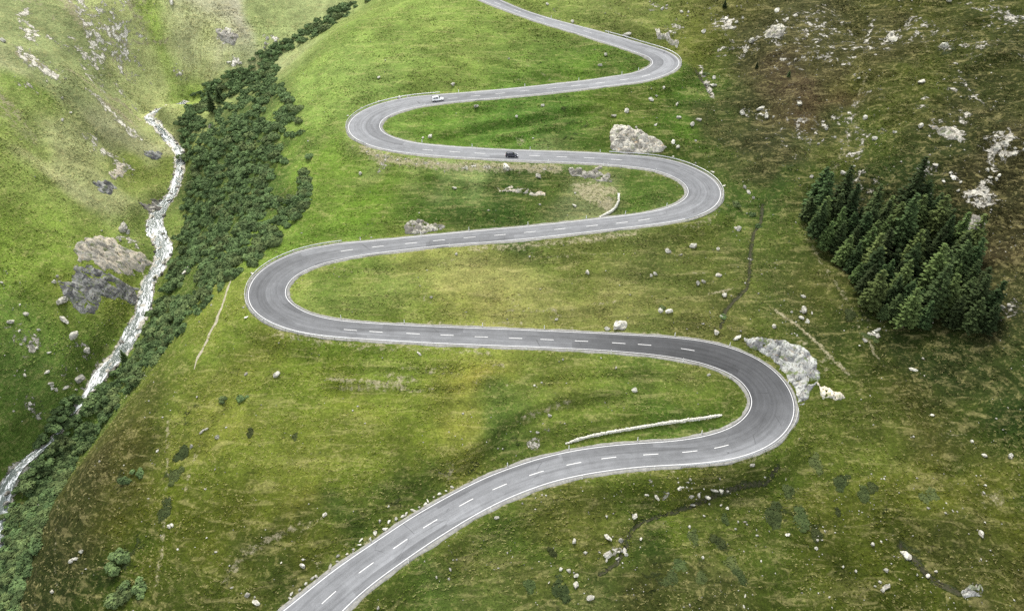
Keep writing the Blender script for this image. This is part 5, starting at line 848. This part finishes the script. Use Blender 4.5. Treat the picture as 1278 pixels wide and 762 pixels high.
HATCH = dict(wf=.95, nose=2.15, tail=-2.1, body=[(-2.12, .36, .80, .70, .66), (-2.02, .26, .96, .84, .76), (-1.2, .22, .98, .90, .82), (.4, .22, .98, .90, .83), (1.2, .22, .92, .90, .80), (1.9, .25, .80, .86, .74), (2.16, .36, .62, .70, .62)],
             roof=[(-1.75, 1.42, 1.47, .56, .50), (-1.4, 1.43, 1.53, .62, .54), (-.2, 1.45, 1.56, .64, .55), (.35, 1.42, 1.50, .60, .52), (.5, 1.41, 1.44, .56, .50)], glass=[(-2.02, .90, .98, .74, .70), (-1.72, .94, 1.44, .78, .58), (-.6, .95, 1.475, .80, .62), (.45, .95, 1.43, .80, .58), (1.12, .90, .97, .74, .66)])
SUV = dict(wf=1.0, nose=2.2, tail=-2.2, body=[(-2.22, .42, .90, .74, .70), (-2.12, .32, 1.04, .88, .80), (-1.2, .28, 1.06, .94, .85), (.4, .28, 1.06, .94, .86), (1.3, .28, 1.00, .93, .82), (1.98, .32, .90, .90, .76), (2.22, .42, .70, .76, .66)],
           roof=[(-2.0, 1.60, 1.66, .62, .56), (-1.6, 1.62, 1.73, .68, .60), (-.2, 1.63, 1.75, .70, .60), (.25, 1.60, 1.69, .66, .58), (.42, 1.59, 1.62, .62, .55)], glass=[(-2.13, .98, 1.06, .80, .76), (-1.98, 1.02, 1.62, .83, .64), (-.6, 1.03, 1.665, .86, .68), (.38, 1.03, 1.61, .85, .63), (1.05, .98, 1.05, .80, .70)])
WPAINT = simple('white_car_paint', (.82, .83, .84), .25, 0, .5); DPAINT = simple('dark_car_paint', (.025, .027, .04), .22, .1, .5)
def drive(c, u, v, lane, back=False):
    c.scale = (.93, .93, .93)
    i = road_at_px(u, v); q = ROAD[i, :2]+RT_N[i]*lane; c.location = (q[0], q[1], ROAD[i, 2]+.035); c.rotation_euler = (0, -math.atan2(ROAD[min(i+3, n-1), 2]-ROAD[i-3, 2], 4.5)*(1 if not back else -1), math.atan2(RT_T[i, 1], RT_T[i, 0])+(math.pi if back else 0))
c1 = make_car('white_car', WPAINT, SUV, 'white car with dark windows driving on the fifth straight'); drive(c1, 547, 124, -1.7)
c2 = make_car('dark_car', DPAINT, HATCH, 'dark blue-black car driving along the fourth straight'); drive(c2, 639, 194, 1.35, True)

# ------------------------------------------------------------------ countless small stones in the turf
def loose_stones(N=5200):
    rg = np.random.default_rng(31); u = rg.uniform(-60, 1340, N*3); v = rg.uniform(-20, 800, N*3); wgt = .16+.5*((u > 880) & (v < 420))+.55*((u < 220) & (v > 330) & (v < 560))+.35*((u > 600) & (v > 590))+.25*((u > 780) & (v < 200))+.2*((u > 560) & (v > 250) & (v < 330))
    cl = vnoise(u/26, v/16, 55)+.5*vnoise(u/9, v/6, 56); keep = rg.random(N*3) < wgt*np.clip(.35+2.6*cl, 0, 2); u, v = u[keep][:N], v[keep][:N]
    P = cast_many(u, v); i = np.clip(np.searchsorted(GX, P[:, 0]), 0, len(GX)-1); j = np.clip(np.searchsorted(GY, P[:, 1]), 0, len(GY)-1); ok = (DR[j, i] > 1.6) & (BROOK_D[j, i] > 4); P = P[ok]
    ico = np.array([(1, 0, 0), (-1, 0, 0), (0, 1, 0), (0, -1, 0), (0, 0, 1), (0, 0, -1)], float); tri = np.array([(0, 2, 4), (2, 1, 4), (1, 3, 4), (3, 0, 4), (2, 0, 5), (1, 2, 5), (3, 1, 5), (0, 3, 5)])
    M = len(P); s = np.minimum(.07+rg.exponential(.075, M), .45); J = ico[None]*(1+.35*rg.normal(size=(M, 6, 3)))*s[:, None, None]*rg.uniform(.6, 1.2, (M, 1, 3))*[1.2, 1.2, .8]; V = (J+P[:, None, :]+[0, 0, .04]).reshape(-1, 3); Fq = (tri[None]+6*np.arange(M)[:, None, None]).reshape(-1, 3)
    tag(link('loose_stones', np_mesh('loose_stones', V, Fq), BOULDER_M), kind='stuff')
loose_stones()

# ------------------------------------------------------------------ grass: tufts too many to count
def grass_tufts(N=130000):
    rg = np.random.default_rng(77); x = rg.uniform(-170, 170, N*2); y = rg.uniform(66, 330, N*2); z = gvec(x, y); q = to_px(np.stack([x, y, z], -1)); ok = (q[:, 0] > -60) & (q[:, 0] < 1340) & (q[:, 1] > -40) & (q[:, 1] < 830)
    i = np.clip(np.searchsorted(GX, x), 0, len(GX)-1); j = np.clip(np.searchsorted(GY, y), 0, len(GY)-1); ok &= (DR[j, i] > 1.15) & (BROOK_D[j, i] > BL[BROOK_I[j, i], 3]*.5+1.2) & (ROCKM[j, i] < .5)
    cl = fbm(x, y, 5, 3, 81)+.6*fbm(x*.4, y+z*6, 4, 3, 82); ok &= rg.random(N*2) < np.clip(.45+2.2*cl, .06, 1)
    x, y, z, i, j, cl = [a[ok][:N] for a in (x, y, z, i, j, cl)]; M = len(x); C = VEGC[j, i]*rg.uniform(1.0, 1.6, M)[:, None]*np.array([.96, 1.0, .94]); dry = (rg.random(M) < .16+.5*np.clip(cl, 0, .3))[:, None]; C = np.where(dry, .45*C*1.5+.55*np.array([.24, .215, .10]), C)
    K = 4; a = rg.uniform(0, 6.28, (M, K)); h = rg.uniform(.07, .20, (M, K))*(.7+.6*rg.random((M, 1))); w = rg.uniform(.10, .24, (M, K)); ln = rg.uniform(.18, .55, (M, K)); r = rg.uniform(0, .22, (M, K)); b = rg.uniform(0, 6.28, (M, K))
    bx_ = x[:, None]+np.cos(b)*r; by_ = y[:, None]+np.sin(b)*r; bz_ = z[:, None]-.06
    V = np.stack([np.stack([bx_-np.sin(a)*w, by_+np.cos(a)*w, bz_+0*w], -1), np.stack([bx_+np.sin(a)*w, by_-np.cos(a)*w, bz_+0*w], -1), np.stack([bx_+np.cos(a)*ln, by_+np.sin(a)*ln, bz_+h], -1)], 2).reshape(-1, 3)
    me = np_mesh('grass', V, np.arange(len(V)).reshape(-1, 3)); colattr(me, 'cover', np.repeat(C, K*3, 0)); m, nt, bs = mat('grass_blades'); g = G(nt); nt.links.new(g.attr('cover'), bs.inputs['Base Color']); bs.inputs['Specular IOR Level'].default_value = .1
    tag(link('grass', me, m), kind='stuff')
grass_tufts()
# ------------------------------------------------------------------ camera, sky, sun
cam = bpy.data.cameras.new('camera'); co = bpy.data.objects.new('camera', cam); COL.objects.link(co); co.location = (0, 0, CZ); co.rotation_euler = (math.radians(90)-DEP, 0, 0)
cam.sensor_fit = 'HORIZONTAL'; cam.sensor_width = 36; cam.lens = F/1278*36; cam.clip_end = 20000; cam.clip_start = 1; scene.camera = co
SUN_EL, SUN_AZ = math.radians(58), math.radians(-18)      # azimuth from +Y towards +X
w = bpy.data.worlds.new('World'); scene.world = w; w.use_nodes = True; nt = w.node_tree; bg = nt.nodes['Background']
sky = nt.nodes.new('ShaderNodeTexSky'); sky.sky_type = 'NISHITA'; sky.sun_disc = False; sky.sun_elevation = SUN_EL; sky.sun_rotation = SUN_AZ; sky.altitude = 2000
hs = nt.nodes.new('ShaderNodeHueSaturation'); hs.inputs['Saturation'].default_value = .18; nt.links.new(sky.outputs[0], hs.inputs['Color']); nt.links.new(hs.outputs[0], bg.inputs[0]); bg.inputs[1].default_value = .12
sl = bpy.data.lights.new('sun', 'SUN'); sl.energy = 1.5; sl.angle = math.radians(20); sl.color = (1, .95, .86); so = bpy.data.objects.new('sun', sl); COL.objects.link(so)
d = Vector((math.sin(SUN_AZ)*math.cos(SUN_EL), math.cos(SUN_AZ)*math.cos(SUN_EL), math.sin(SUN_EL))); so.rotation_euler = d.to_track_quat('Z', 'Y').to_euler(); so.location = (-60, 100, 200)
scene.view_settings.view_transform = 'Standard'; scene.view_settings.look = 'None'; scene.view_settings.gamma = 1; scene.view_settings.exposure = 1.84
scene.cycles.max_bounces = 4; scene.cycles.diffuse_bounces = 2; scene.cycles.use_denoising = False
